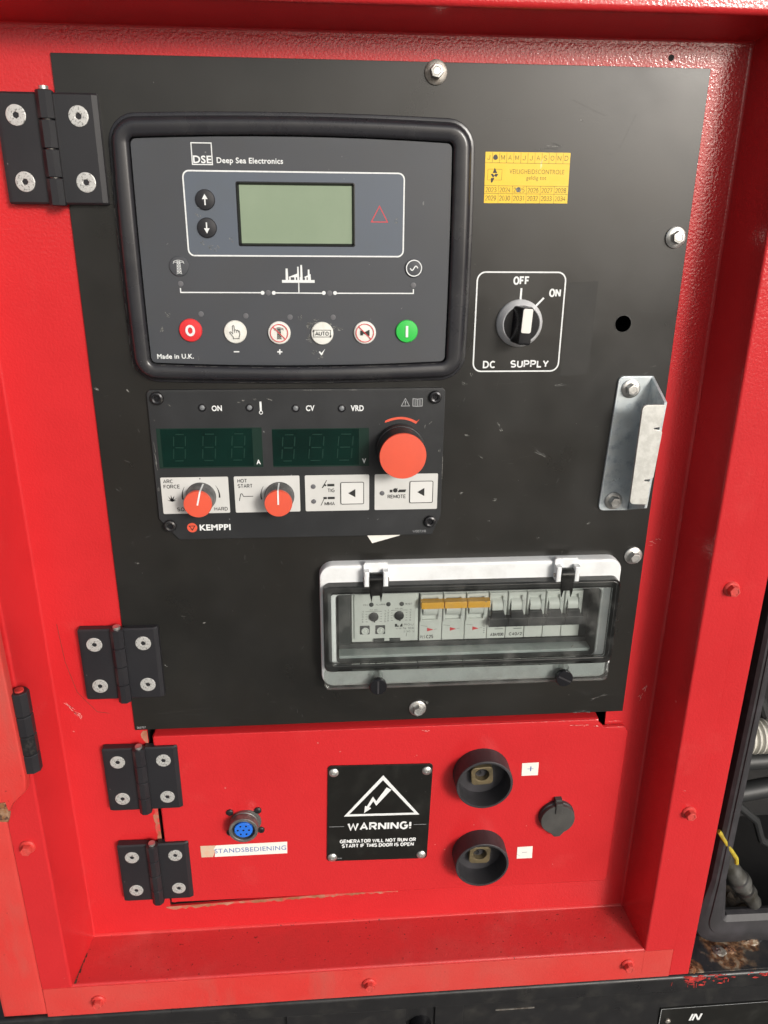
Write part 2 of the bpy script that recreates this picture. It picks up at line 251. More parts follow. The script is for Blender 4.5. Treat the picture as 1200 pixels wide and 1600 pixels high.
def ea(cx, cy, rx, ry, a0, a1, n=9): return [(cx + rx * math.cos(R(a0 + (a1 - a0) * i / n)), cy + ry * math.sin(R(a0 + (a1 - a0) * i / n))) for i in range(n + 1)]
GLYPHS = {
 'A': (.64, [[(0, 0), (.32, 1), (.64, 0)], [(.12, .33), (.52, .33)]]),
 'B': (.58, [[(0, 0), (0, 1), (.33, 1)] + ea(.33, .77, .2, .23, 80, -90) + [(0, .54)], [(.33, .54)] + ea(.35, .27, .23, .27, 80, -90) + [(0, 0)]]),
 'C': (.6, [ea(.33, .5, .33, .5, 48, 312, 16)]), 'D': (.6, [[(0, 0), (0, 1), (.24, 1)] + ea(.24, .5, .36, .5, 80, -80, 12) + [(.24, 0), (0, 0)]]),
 'E': (.52, [[(.5, 1), (0, 1), (0, 0), (.52, 0)], [(0, .52), (.45, .52)]]), 'F': (.5, [[(.5, 1), (0, 1), (0, 0)], [(0, .52), (.43, .52)]]),
 'G': (.64, [ea(.33, .5, .33, .5, 48, 330, 16) + [(.64, .46), (.36, .46)]]), 'H': (.56, [[(0, 0), (0, 1)], [(.56, 0), (.56, 1)], [(0, .52), (.56, .52)]]),
 'I': (.02, [[(0, 0), (0, 1)]]), 'J': (.4, [[(.4, 1), (.4, .25)] + ea(.2, .25, .2, .25, -20, -175)]),
 'K': (.56, [[(0, 0), (0, 1)], [(.53, 1), (0, .38)], [(.18, .58), (.57, 0)]]), 'L': (.46, [[(0, 1), (0, 0), (.47, 0)]]),
 'M': (.76, [[(0, 0), (0, 1)], [(.02, .97), (.38, .12), (.74, .97)], [(.76, 0), (.76, 1)]]), 'N': (.62, [[(0, 0), (0, 1)], [(.02, .97), (.6, .03)], [(.62, 0), (.62, 1)]]),
 'O': (.66, [ea(.33, .5, .33, .5, 0, 360, 20)]), 'P': (.56, [[(0, 0), (0, 1), (.32, 1)] + ea(.32, .73, .24, .27, 80, -80) + [(.32, .46), (0, .46)]]),
 'R': (.58, [[(0, 0), (0, 1), (.32, 1)] + ea(.32, .73, .24, .27, 80, -80) + [(.32, .46), (0, .46)], [(.3, .46), (.58, 0)]]),
 'S': (.58, [ea(.29, .75, .27, .25, 35, 265) + ea(.29, .25, .29, .25, 80, -145)]), 'T': (.58, [[(0, 1), (.58, 1)], [(.29, 1), (.29, 0)]]),
 'U': (.56, [[(0, 1), (0, .28)] + ea(.28, .28, .28, .28, 190, 350) + [(.56, .28), (.56, 1)]]), 'V': (.6, [[(0, 1), (.3, 0), (.6, 1)]]),
 'W': (.9, [[(0, 1), (.22, 0), (.45, .9), (.68, 0), (.9, 1)]]), 'X': (.58, [[(0, 0), (.58, 1)], [(0, 1), (.58, 0)]]),
 'Y': (.6, [[(0, 1), (.3, .45), (.6, 1)], [(.3, .47), (.3, 0)]]), 'Z': (.56, [[(0, 1), (.56, 1), (0, 0), (.56, 0)]]),
 '0': (.5, [ea(.25, .5, .25, .5, 0, 360, 18)]), '1': (.3, [[(.02, .78), (.26, 1), (.26, 0)]]),
 '2': (.5, [ea(.25, .72, .24, .28, 170, -25) + [(0, 0), (.5, 0)]]), '3': (.5, [ea(.24, .75, .22, .25, 150, -85) + ea(.24, .26, .26, .26, 85, -155)]),
 '4': (.52, [[(.38, 0), (.38, 1), (0, .3), (.52, .3)]]), '5': (.5, [[(.46, 1), (.08, 1), (.03, .52)] + ea(.24, .32, .25, .32, 130, -150)]),
 '6': (.5, [ea(.25, .31, .24, .31, 0, 360, 14), [(.02, .36), (.1, .8), (.28, 1), (.44, .88)]]), '7': (.48, [[(0, 1), (.48, 1), (.16, 0)]]),
 '8': (.5, [ea(.25, .76, .21, .24, 0, 360, 14), ea(.25, .27, .25, .27, 0, 360, 14)]), '9': (.5, [ea(.25, .69, .24, .31, 0, 360, 14), [(.48, .64), (.4, .2), (.22, 0), (.06, .12)]]),
 '.': (.02, [[(0, 0), (0, .17)]]), '/': (.4, [[(0, 0), (.4, 1)]]), '!': (.04, [[(.02, 1), (.02, .32)], [(.02, .14), (.02, 0)]]),
 'a': (.44, [ea(.22, .48, .2, .22, 160, 10) + [(.43, .44), (.43, 0)], [(.42, .36)] + ea(.2, .19, .19, .19, 90, 290)]), 'b': (.46, [[(0, 0), (0, 1)], ea(.23, .35, .23, .35, 0, 360, 14)]),
 'c': (.42, [ea(.23, .35, .23, .35, 48, 312, 12)]), 'd': (.46, [[(.46, 0), (.46, 1)], ea(.23, .35, .23, .35, 0, 360, 14)]),
 'e': (.46, [[(.02, .36), (.45, .36)] + ea(.23, .35, .23, .35, 8, 312, 14)]), 'g': (.46, [ea(.23, .35, .23, .35, 0, 360, 14), [(.46, .7), (.46, -.08)] + ea(.24, -.08, .22, .19, -20, -160)]),
 'i': (.02, [[(0, 0), (0, .7)], [(0, .86), (0, 1)]]), 'l': (.02, [[(0, 0), (0, 1)]]), 'm': (.7, [[(0, 0), (0, .7)], ea(.18, .5, .17, .2, 170, 10) + [(.35, 0)], ea(.53, .5, .17, .2, 170, 10) + [(.7, 0)]]),
 'n': (.42, [[(0, 0), (0, .7)], ea(.21, .47, .21, .23, 175, 5) + [(.42, 0)]]), 'o': (.46, [ea(.23, .35, .23, .35, 0, 360, 14)]),
 'p': (.46, [[(0, .7), (0, -.28)], ea(.23, .35, .23, .35, 0, 360, 14)]), 'r': (.28, [[(0, 0), (0, .7)], ea(.24, .42, .24, .27, 175, 80)]),
 's': (.4, [ea(.2, .52, .18, .18, 30, 265) + ea(.2, .18, .2, .18, 80, -150)]), 't': (.32, [[(.14, .95), (.14, .12), (.2, .02), (.32, .02)], [(0, .7), (.32, .7)]]),
}

class MB:
    def __init__(s): s.v = []; s.f = []
    def add(s, vs, fs):
        o = len(s.v); s.v += [tuple(v) for v in vs]; s.f += [tuple(i + o for i in f) for f in fs]; return s
    def sheet(s, poly, z, holes=()):
        pts = [q for lp in [poly, *holes] for q in lp]
        tr = tessellate_polygon([[Vector((x, y, 0)) for x, y in lp] for lp in [poly, *holes]])
        return s.add([(x, y, z) for x, y in pts], [tuple(t) for t in tr])
    def prism(s, poly, zb, zf, holes=(), b=0, back=False):
        """a plate of this outline from zb (back) to zf (front, nearer the viewer), its front edge rounded by b"""
        loops = []
        for k, lp in enumerate([poly, *holes]):
            sg = 1 if k == 0 else -1
            if b: rings = [(lp, zb), (lp, zf + b), (inset(lp, sg * b * .3), zf + b * .3), (inset(lp, sg * b), zf)]
            else: rings = [(lp, zb), (lp, zf)]
            n = len(lp); vs = [(x, y, z) for rp, z in rings for x, y in rp]
            fs = [(r * n + i, r * n + (i + 1) % n, (r + 1) * n + (i + 1) % n, (r + 1) * n + i) for r in range(len(rings) - 1) for i in range(n)]
            s.add(vs, fs); loops.append(rings[-1][0])
        s.sheet(loops[0], zf, loops[1:])
        if back: s.sheet(poly, zb, holes)
        return s
    def box(s, x0, x1, y0, y1, zb, zf, b=0): return s.prism([(x0, y0), (x1, y0), (x1, y1), (x0, y1)], zb, zf, b=b, back=True)
    def loft(s, rings, cap=False):
        n = len(rings[0]); vs = [p for r in rings for p in r]
        fs = [(r * n + i, r * n + (i + 1) % n, (r + 1) * n + (i + 1) % n, (r + 1) * n + i) for r in range(len(rings) - 1) for i in range(n)]
        if cap: fs.append(tuple((len(rings) - 1) * n + i for i in range(n)))
        return s.add(vs, fs)
    def lathe(s, cx, cy, prof, n=28, ph=0, cap=True):
        return s.loft([[(x, y, z) for x, y in circ(cx, cy, max(r, 1e-4), n, ph)] for r, z in prof], cap)
    def tube(s, path, r, n=10, caps=True):
        rad = r if isinstance(r, (list, tuple)) else [r] * len(path); P = [Vector(p) for p in path]; rings = []
        ref = Vector((0.13, 0.31, 0.94))
        for i, p in enumerate(P):
            t = (P[min(i + 1, len(P) - 1)] - P[max(i - 1, 0)]).normalized()
            a = t.cross(ref); a = a.normalized() if a.length > .05 else t.cross(Vector((1, 0, 0))).normalized(); c = t.cross(a)
            rings.append([tuple(p + (a * math.cos(2 * math.pi * k / n) + c * math.sin(2 * math.pi * k / n)) * rad[i]) for k in range(n)])
        s.loft(rings)
        if caps:
            o = len(s.v); L = len(rings)
            s.f.append(tuple(o - n + k for k in range(n))); s.f.append(tuple(o - L * n + k for k in range(n)))
        return s
    def sweep(s, prof, y0, y1, axis='y', mit=(0, 0)):
        """a bent sheet: an open (a, z) profile with 1.6 thickness run along y (or x)"""
        th = 1.6; P = [Vector(p) for p in prof]; off = []
        for i, p in enumerate(P):
            t = (P[min(i + 1, len(P) - 1)] - P[max(i - 1, 0)]).normalized(); off.append(p + Vector((-t.y, t.x)) * th)
        lp = P + off[::-1]; n = len(lp)
        mk = (lambda q, e: (q.x, e, q.y)) if axis == 'y' else (lambda q, e: (e, q.x, q.y))
        vs = [mk(q, y0) for q in lp] + [mk(q, y1) for q in lp]
        fs = [(i, (i + 1) % n, n + (i + 1) % n, n + i) for i in range(n)]
        m_ = len(P)
        for o in (0, n):
            fs += [(o + i, o + i + 1, o + n - 2 - i, o + n - 1 - i) for i in range(m_ - 1)]
        return s.add(vs, fs)
    def stroke(s, pts, w, z, closed=False):
        P = [Vector(p) for p in pts]; n = len(P); L = []; Rr = []
        for i in range(n):
            a = P[i - 1] if (i or closed) else P[i]; c = P[(i + 1) % n] if (i < n - 1 or closed) else P[i]
            e1 = (P[i] - a); e2 = (c - P[i])
            e1 = e1.normalized() if e1.length > 1e-7 else e2.normalized()
            e2 = e2.normalized() if e2.length > 1e-7 else e1
            nn = Vector((-e1.y - e2.y, e1.x + e2.x)); nn = nn.normalized() if nn.length > 1e-6 else Vector((-e1.y, e1.x))
            k = w / 2 / max(0.62, nn.dot(Vector((-e1.y, e1.x)))); L.append(P[i] + nn * k); Rr.append(P[i] - nn * k)
        vs = [(q.x, q.y, z) for q in L] + [(q.x, q.y, z) for q in Rr]
        fs = [(i, (i + 1) % n, n + (i + 1) % n, n + i) for i in range(n if closed else n - 1)]
        return s.add(vs, fs)
    def text(s, body, x0, x1, y0, y1, z, bold=0.0, slant=0.0, skew=0.0):
        """single-line lettering fitted into the box x0..x1, y0 (top)..y1; bold thickens the strokes"""
        lo = -0.28 if any(c in 'gp' for c in body) else 0.0
        cap = (y1 - y0) / (1 - lo); t = (.12 + bold * 2.9) * cap
        pen = 0; items = []
        for c in body:
            if c == ' ': pen += .36; continue
            wd, sts = GLYPHS[c]; items += [[(pen + px, py) for px, py in st] for st in sts]; pen += wd + .2 + bold * 2.6
        xs = [p[0] for st in items for p in st]; ax, bx = min(xs), max(xs)
        fx = (x1 - x0 - t) / max(1e-6, bx - ax) if bx > ax else 1; fy = (y1 - y0 - t) / (1 - lo)
        for k, st in enumerate(items):
            pts = []
            for px, py in st:
                u = (px - ax) / (bx - ax or 1)
                pts.append((x0 + t / 2 + (px - ax) * fx + slant * py * cap, y1 - t / 2 - (py - lo) * fy + skew * u))
            cl = len(pts) > 3 and (Vector(pts[0]) - Vector(pts[-1])).length < 1e-4
            s.stroke(pts[:-1] if cl else pts, t, z - .008 * (k % 3), cl)
        return s
    def type(s, body, x0, x1, y0, y1, z, bold=0.0):
        """printed type fitted into the box x0..x1, y0 (top)..y1"""
        c = bpy.data.curves.new('lettering', 'FONT'); c.body = body; c.size = 1; c.offset = bold; c.space_character = 1.06; c.resolution_u = 3
        o = bpy.data.objects.new('lettering', c); me = bpy.data.meshes.new_from_object(o)
        xs = [v.co.x for v in me.vertices]; ys = [v.co.y for v in me.vertices]
        ax, bx, ay, by = min(xs), max(xs), min(ys), max(ys)
        s.add([(x0 + (x1 - x0) * (v.co.x - ax) / (bx - ax), y1 - (y1 - y0) * (v.co.y - ay) / (by - ay), z) for v in me.vertices], [tuple(p.vertices) for p in me.polygons])
        bpy.data.objects.remove(o); bpy.data.curves.remove(c); bpy.data.meshes.remove(me); return s
    def rot(s, cx, cy, ang, start=0):
        ca, sa = math.cos(R(ang)), math.sin(R(ang))
        for i in range(start, len(s.v)):
            x, y, z = s.v[i]; x -= cx; y -= cy; s.v[i] = (cx + x * ca - y * sa, cy + x * sa + y * ca, z)
        return s

ORG = {}
def thing(name, label, cat, x, y, z=0, group=None):
    o = bpy.data.objects.new(name, None); COL.objects.link(o); o.empty_display_size = 0.01
    o.location = V(x, y, z); ORG[o] = (x, y, z); o['label'] = label; o['category'] = cat
    if group: o['group'] = group
    return o
def part(name, mb, ma, parent=None, label=None, kind=None, angle=32):
    ox, oy, oz = ORG[parent] if parent else (0, 0, 0)
    me = bpy.data.meshes.new(name)
    me.from_pydata([V(x - ox, y - oy, z - oz) for x, y, z in mb.v], [], mb.f)
    bm = bmesh.new(); bm.from_mesh(me); bmesh.ops.remove_doubles(bm, verts=bm.verts, dist=2e-7)
    bmesh.ops.recalc_face_normals(bm, faces=bm.faces); bm.to_mesh(me); bm.free()
    me.polygons.foreach_set('use_smooth', [True] * len(me.polygons)); me.set_sharp_from_angle(angle=R(angle))
    me.materials.append(M[ma])
    o = bpy.data.objects.new(name, me); COL.objects.link(o); o.parent = parent; ORG[o] = (ox, oy, oz)
    wn = o.modifiers.new('weighted_normals', 'WEIGHTED_NORMAL'); wn.keep_sharp = True; wn.weight = 80
    if label: o['label'] = label
    if kind: o['kind'] = kind
    return o
def solo(name, mb, ma, label, cat, group=None):
    o = part(name, mb, ma); o['label'] = label; o['category'] = cat
    if group: o['group'] = group
    return o
def dup(root, x, y, z, label=None, parent=None):
    """a copy of a thing (or part) with copies of its parts and sub-parts, moved to x, y, z"""
    r = root.copy(); COL.objects.link(r)
    if parent:
        px, py, pz = ORG[parent]; r.parent = parent; r.location = V(x - px, y - py, z - pz)
    else: r.location = V(x, y, z)
    ORG[r] = (x, y, z)
    if label: r['label'] = label
    for ch in root.children:
        c = ch.copy(); COL.objects.link(c); c.parent = r
        for g in ch.children:
            d = g.copy(); COL.objects.link(d); d.parent = c
    return r
rnd = random.Random(7)

# ================================================================== GROUND
g = part('ground', MB().add([(-90000, 1150, -120000), (90000, 1150, -120000), (90000, 1150, 60000), (-90000, 1150, 60000)], [(0, 1, 2, 3)]), 'ground'); g['kind'] = 'structure'

# ================================================================== RED HOUSING
H = thing('generator_housing', 'red painted sheet metal generator housing framing the recessed control bay', 'generator', 200, 786, 0)
# recessed back with the opening behind the small door
part('back_panel', MB().prism([(-60.7, -15), (455.8, -15), (455.8, 743), (-60.7, 743)], 4, 2,
     holes=[[(9.5, 504), (416, 504), (416.5, 529), (424, 531), (424, 700), (200, 706), (12, 711.5)], [(30, 40), (408, 40), (408, 190), (408, 450), (30, 450)]]), 'red', H)
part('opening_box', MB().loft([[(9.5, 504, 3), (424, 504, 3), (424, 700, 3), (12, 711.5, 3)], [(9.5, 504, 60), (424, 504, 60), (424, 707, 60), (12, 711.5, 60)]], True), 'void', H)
def ragged(pts, w, z, amp, seed):
    q = random.Random(seed); a = []; b = []
    for i in range(len(pts) - 1):
        p0, p1 = Vector(pts[i]), Vector(pts[i + 1]); k = max(2, int((p1 - p0).length / 3))
        t = (p1 - p0).normalized(); nn = Vector((-t.y, t.x))
        for j in range(k): 
            p = p0 + (p1 - p0) * (j / k); a.append(tuple(p)); b.append(tuple(p + nn * (w + q.uniform(-amp, amp))))
    a.append(pts[-1]); b.append(tuple(Vector(pts[-1]) + nn * w * .4)); return a + b[::-1]
part('scraped_edge', MB().sheet(ragged([(9.4, 511), (9.4, 524)], 4.5, 0, 1.5, 1), 1.75), 'primer', H)
part('scraped_edge', MB().sheet(ragged([(10.6, 590), (11.4, 640)], 4, 0, 1.4, 2), 1.75), 'primer', H)
part('scraped_edge', MB().sheet(ragged([(230, 705.4), (200, 706.2), (8, 711.9)], -3.4, 0, 1.2, 3), 1.75), 'primer', H)
# side flanges: crease, draft, rounded lip, front face
part('side_flange', MB().sweep(fillet([(-97, -45.8), (-71, -45.8), (-63.3, 2.04), (-57, 2.04)], 2.4), -18, 750), 'red', H)
part('side_flange', MB().sweep(fillet([(452, 2.04), (458.4, 2.04), (464, -45.8), (493, -45.8)], 2.4), -18, 750.2), 'red', H)
part('top_flange', MB().sweep(fillet([(-150, -46.4), (-21, -46.4), (-16.6, 1.6), (-13, 1.6)], 4), -150, 560, 'x'), 'red', H)
part('shelf', MB().sweep(fillet([(741, 1.9), (744, 1.9), (749.3, -44.9), (786, -44.9)], 2.6), -96.5, 492.6, 'x'), 'red_shelf', H)
part('corner_plate', MB().prism([(464, 751), (492.4, 751), (492.4, 776), (486, 781), (464, 781)], -44.9, -45.7, b=.3), 'red_dusty', H)
part('apron', MB().prism([(-97, 751.5), (492.6, 751.5), (492.6, 786.2), (-97, 786.2)], -44.9, -45.5, b=.3), 'red_dusty', H)
part('post', MB().prism([(492.8, -150), (513, -150), (513, 786.2), (492.8, 786.2)], 60, -45, b=1.2), 'red', H)
part('post', MB().prism([(-138, -20), (-97, -20), (-97, 786.2), (-138, 786.2)], 300, -45, b=5), 'red_dusty', H, label='dusty red outer post')
# dirt packed in the lower left corner
d_ = MB()
for i in range(9):
    t = i / 9; x = -64.2 - 6 * t; y = 744.6 + 4.4 * t; z = 0 - 44 * t
    d_.add([(x + .6, y - .25, z), (x + rnd.uniform(1.2, 2.6), y - .25, z), (x + rnd.uniform(1, 2.2), y + .3, z - 4.4), (x - .1, y + .3, z - 4.4)], [(0, 1, 2, 3)])
part('corner_dirt', d_, 'muck', H, kind='stuff')
# painted flange bolts
b0 = None
for x, y in ((483.9, 365.8), (482.5, 585.1), (448.9, 766.3), (199.3, 769.5), (-49.5, 769.1), (-85.2, 586.7)):
    if b0 is None:
        mb = MB().lathe(x, y, [(6.4, -45.4), (6.4, -46.6), (5.6, -47.6), (4.6, -47.9)], 20).lathe(x, y, [(4.7, -47), (4.7, -51.4), (4.2, -52.2), (3.0, -52.3), (2.7, -51.9)], 6, 10)
        ORG[H] = (x, y, -45.4); b0 = part('bolt', mb, 'red_dusty', H); ORG[H] = (200, 786, 0)
        b0.location = V(x - 200, y - 786, -45.4)
    else: dup(b0, x, y, -45.4, parent=H)
part('rivet_hole', MB().lathe(403, -6, [(2.0, 1.8), (1.6, 1.6)], 12), 'void', H)
# pale scuffs rubbed into the red paint
s_ = MB()
for x, y, L, a in ((-51, 484, 9, 60), (-47, 490, 8, 40), (-45, 494, 4, 50), (450, 487, 6, 120), (446, 496, 4, 110), (437.5, 346, 4, 5), (429.5, 230, 3, 90), (441, 341, 2, 20)):
    for k in range(4):
        aa = R(a + rnd.uniform(-25, 25)); px = x + rnd.uniform(-2, 2); py = y + rnd.uniform(-2, 2); l2 = L * rnd.uniform(.3, .6)
        s_.stroke([(px - math.cos(aa) * l2, py - math.sin(aa) * l2), (px, py + .3), (px + math.cos(aa) * l2, py + math.sin(aa) * l2)], rnd.uniform(.25, .6), 1.93)
M['red_scuff'] = mat('pale_rub_on_red', (0.66, 0.30, 0.28), 0.6, vary=((0.62, 0.05, 0.04), 500, 0.45, 0.6))
part('scuff_marks', s_, 'red_scuff', H, kind='stuff')
part('scratch_line', MB().stroke([(-52, 405), (-50, 440), (-44, 470), (-30, 490), (-20, 492)], .35, 1.93), 'muck', H)

# ================================================================== BLACK CONTROL PANEL
P = thing('control_panel', 'large black sheet metal control panel bolted over the red recess', 'control panel', 215, 509, 0)
part('plate', MB().prism([(0, 0), (430.5, 0), (430.5, 508.8), (0, 508.8)], 1.9, 0, b=.35,
     holes=[circ(390, 167.4, 6.2, 28), rrect(172, 394, 379, 446, 3), rrect(55, 245, 60, 185, 4), rrect(60, 235, 225, 320, 4), circ(311.4, 166.8, 9, 16)], back=True), 'panel', P)
part('hole_backing', MB().loft([[(376, 154, 2), (404, 154, 2), (404, 181, 2), (376, 181, 2)], [(376, 154, 45), (404, 154, 45), (404, 181, 45), (376, 181, 45)]], True), 'void', P)  # near-black box closing the view through the round hole
part('residue_patch', MB().sheet([(346.5, 138), (368, 137), (367, 204), (345.6, 206)], -.04), 'residue', P)
part('hole_rim', MB().lathe(390, 167.4, [(6.2, .3), (6.5, -.12), (6.2, -.2), (5.9, .3)], 28, cap=False), 'scuff_soft', P)
part('outline', MB().stroke(rrect(278.9, 343.6, 131, 202, 6, 6), 1.05, -.12, True), 'white', P)
def words(parent, ma, z, bold, *items, typed=False):
    for it in items: part('lettering', MB().type(*it, z, bold) if typed else MB().text(*it, z, bold), ma, parent)
words(P, 'white', -.12, .028, ('OFF', 305.2, 317.2, 133.8, 139.8), ('ON', 332.2, 340.9, 142.3, 148.3), ('DC', 286.2, 295.6, 194.2, 199.7), ('SUPPLY', 307, 336.2, 193.8, 199.4))
part('tick_mark', MB().stroke([(311.5, 142), (311.4, 150.5)], 1.4, -.12), 'white', P)
part('tick_mark', MB().stroke([(328.6, 148.8), (322.6, 155.0)], 1.4, -.12), 'white', P)
part('small_print', MB().text('002787', 2, 9.2, 505.2, 507.3, -.12), 'grey_print', P)
def hexbolt(x, y, z, parent, washer='zinc', tilt=0):
    b = part('bolt', MB().lathe(x, y, [(4.6, z - 2), (4.6, z - 6.3), (4.1, z - 7), (2.9, z - 7.1), (2.5, z - 6.7)], 6, tilt), 'zinc', parent)
    part('washer', MB().lathe(x, y, [(7.4, z + .1), (7.5, z - 1.1), (7, z - 1.6), (5.4, z - 2), (4, z - 2.3)], 26), washer, b)
    return b
for (x, y), wm, tl in zip(((244.8, 6.1), (421.2, 106.7), (420.9, 355.5), (244.1, 496.9)), ('zinc_dull', 'zinc', 'zinc', 'zinc'), (12, 25, 8, 40)):
    hexbolt(x, y, 0, P, wm, tl)
s_ = MB(); s2 = MB()
for x, y, L, a in ((346, 213, 9, 170), (334, 266, 8, 30), (338, 268, 4, 35), (417, 199, 5, -20), (380, 326, 3, -50), (301, 243, 6, 62), (303, 247, 3, 60), (288, 268, 4, 25), (301, 304, 3, 0), (298, 322, 1.4, 0),
                   (278, 205, 3, 60), (273, 211, 3, 20), (339, 338, 2, 30), (393, 507.5, 8, 0), (388, 508, 6, 0), (399, 507.8, 4, 10), (248, 490, 5, 50), (252, 492, 3, 60), (3, 213, 3, 30), (25, 215, 2, 60), (18, 352, 2, 20),
                   (277, 251, 3, 10), (274, 298, 2, 10), (66, 406, 2, 10), (32, 446, 1.5, 30), (403, 494, 10, -25), (410, 491, 8, -22), (412, 204, 5, -30), (345, 33, 2, 30), (300, 395, 1.5, 0), (335, 61, 4, 10), (326, 49.5, 12, 4), (318, 50.5, 8, -10), (330, 48, 8, 14)):
    for k in range(3):
        aa = R(a + rnd.uniform(-12, 12)); px = x + rnd.uniform(-1, 1); py = y + rnd.uniform(-.8, .8); l2 = L * rnd.uniform(.25, .5)
        (s_ if k == 0 or L < 4 else s2).stroke([(px - math.cos(aa) * l2, py - math.sin(aa) * l2), (px, py + .25), (px + math.cos(aa) * l2, py + math.sin(aa) * l2)], rnd.uniform(.2, .55), -.05 - .01 * k)
for i in range(170):
    x, y = rnd.uniform(3, 428), rnd.uniform(215, 506); aa = R(rnd.uniform(0, 180)); l2 = rnd.uniform(.3, 2.2)
    s2.stroke([(x - math.cos(aa) * l2, y - math.sin(aa) * l2), (x + math.cos(aa) * l2, y + math.sin(aa) * l2)], rnd.uniform(.12, .4), -.05)
for i in range(26):      # long faint hairlines
    x, y = rnd.uniform(250, 425), rnd.uniform(12, 340); aa = R(rnd.uniform(0, 180)); l2 = rnd.uniform(4, 15); bnd = rnd.uniform(-2, 2)
    s2.stroke([(x - math.cos(aa) * l2, y - math.sin(aa) * l2), (x + bnd, y + bnd), (x + math.cos(aa) * l2, y + math.sin(aa) * l2)], .09, -.05)
part('scratches', s_, 'scuff', P, kind='stuff'); part('faint_scratches', s2, 'scuff_soft', P, kind='stuff')

s_ = MB()
for i in range(60):
    x = rnd.uniform(4, 426); y = rnd.choice((rnd.gauss(500, 4), rnd.gauss(490, 3))); l2 = rnd.uniform(1, 9)
    if y > 507: continue
    s_.stroke([(x - l2, y), (x, y + rnd.uniform(-.3, .3)), (x + l2, y + rnd.uniform(-.5, .5))], rnd.uniform(.1, .35), -.06)
part('foot_rub_marks', s_, 'residue_pale', P, kind='stuff')

# ================================================================== GENSET CONTROLLER
C = thing('generator_controller', 'generator controller module with green lcd screen and round push buttons', 'controller', 151, 208, 0)
NE = 7
out = lambda d: rrect(33.5 + d, 269.5 - d, 36 + d, 205 - d, max(2, 15 - d), 6, (1.6, 2.4), NE)
inn = lambda d: rrect(44.8 - d, 257 + d, 48 - d, 194 + d, 3.5 + max(0, d), 6, (.6, 2.6), NE)
Z3 = lambda p, z: [(x, y, z) for x, y in p]
part('bezel', MB().loft([Z3(out(-2.4), .1), Z3(out(-2.4), -1.4), Z3(out(-1.9), -2), Z3(out(0), -2.2), Z3(out(.2), -5), Z3(out(1.2), -8), Z3(out(3), -9.8), Z3(out(5.2), -10.2), Z3(inn(2.2), -9.8), Z3(inn(.6), -8.6), Z3(inn(0), -7), Z3(inn(0), -3)]), 'bezel', C, angle=50)
lcd_hole = rrect(112.3, 190.4, 74.2, 113.7, .6, 2)
part('faceplate', MB().prism(inn(-.7), -3, -6.4, holes=[lcd_hole], b=.4), 'face', C)
part('screen_surround', MB().sheet(inset(rrect(77.5, 224.5, 67.4, 120.6, 4, 5), .3), -6.5, holes=[rrect(111.9, 190.8, 73.8, 114.1, .6, 2)]), 'face_light', C)
part('outline', MB().stroke(rrect(77.5, 224.5, 67.4, 120.6, 4, 6), .95, -6.6, True), 'white', C)
scr = part('screen', MB().sheet([(110, 72), (193, 72), (193, 116), (110, 116)], -4.4), 'lcd', C)
part('frame', MB().loft([Z3(inset(lcd_hole, -.7), -6.62), Z3(lcd_hole, -6.7), Z3(inset(lcd_hole, 1.2), -4.9), Z3(inset(lcd_hole, 1.3), -4.4)]), 'nearblack', scr)
pr = MB().stroke([(84.3, 50.7), (97.3, 50.7), (97.3, 63.6), (84.3, 63.6)], .65, -6.5, True).type('DSE', 84.9, 96.8, 58.2, 62.9, -6.5, .025)
part('logo', pr, 'white', C)
part('lettering', MB().type('Deep Sea Electronics', 100.2, 143.6, 59.1, 63.7, -6.5, .022), 'white', C)
part('lettering', MB().type('Made in U.K.', 49.8, 75.5, 187.2, 190.6, -6.5, .024), 'white', C)
dg = MB()
dg.stroke([(70, 142), (70, 144.9), (125.8, 145)], .8, -6.5).stroke([(134, 145.1), (168.6, 145.3)], .8, -6.5).stroke([(177, 145.3), (232.2, 145.3), (232.2, 142.4)], .8, -6.5).stroke([(151.6, 138), (151.5, 144.9)], .8, -6.5)
for x in (126.2, 134, 168.9, 176.8): dg.sheet(circ(x, 145.1, 1.35, 14), -6.52)
part('circuit_diagram', dg, 'white', C)
fa = MB().sheet([(140, 138.3), (162.7, 138.3), (162.7, 136.4), (140, 136.4)], -6.5)
for x0, x1, yt in ((142.6, 144.4, 128.8), (150.6, 152.0, 127.6), (152.8, 154.4, 126.4), (157.9, 159.4, 129.4)): fa.sheet([(x0, 136.5), (x1, 136.5), (x1 - .2, yt), (x0 + .2, yt)], -6.52)
fa.sheet([(144.2, 134.6), (151, 132), (151, 134.6)], -6.51).sheet([(155, 134.6), (160, 132.4), (160, 134.6)], -6.51)
for x in (145, 148.6, 152.4, 156, 159): fa.sheet([(x, 136.5), (x + 1.1, 136.5), (x + 1.1, 134.5), (x, 134.5)], -6.53)
part('factory_symbol', fa, 'white', C)
part('alarm_triangle', MB().stroke([(207.8, 88), (202.3, 98.1), (213.4, 98.1)], .7, -6.55, True), 'red_print', C)
for i, (x, y) in enumerate(((130.1, 145.1), (173, 145.3), (70.4, 139.2), (232.1, 139.8), (82.8, 159.5), (113.8, 160.8), (144.7, 161.7), (175.2, 161.8))):
    part('indicator_light', MB().lathe(x, y, [(1.9, -6.3), (1.8, -6.6), (1.0, -6.75)], 16), 'led', C)
def key(x, y, r, m, h=1.7, dome=.5):
    return part('button', MB().lathe(x, y, [(r + .1, -6), (r + .1, -6.4 - h * .6), (r - .35, -6.4 - h), (r * .6, -6.4 - h - dome * .7), (r * .2, -6.4 - h - dome)], 36), m, C)
kz = -9.0
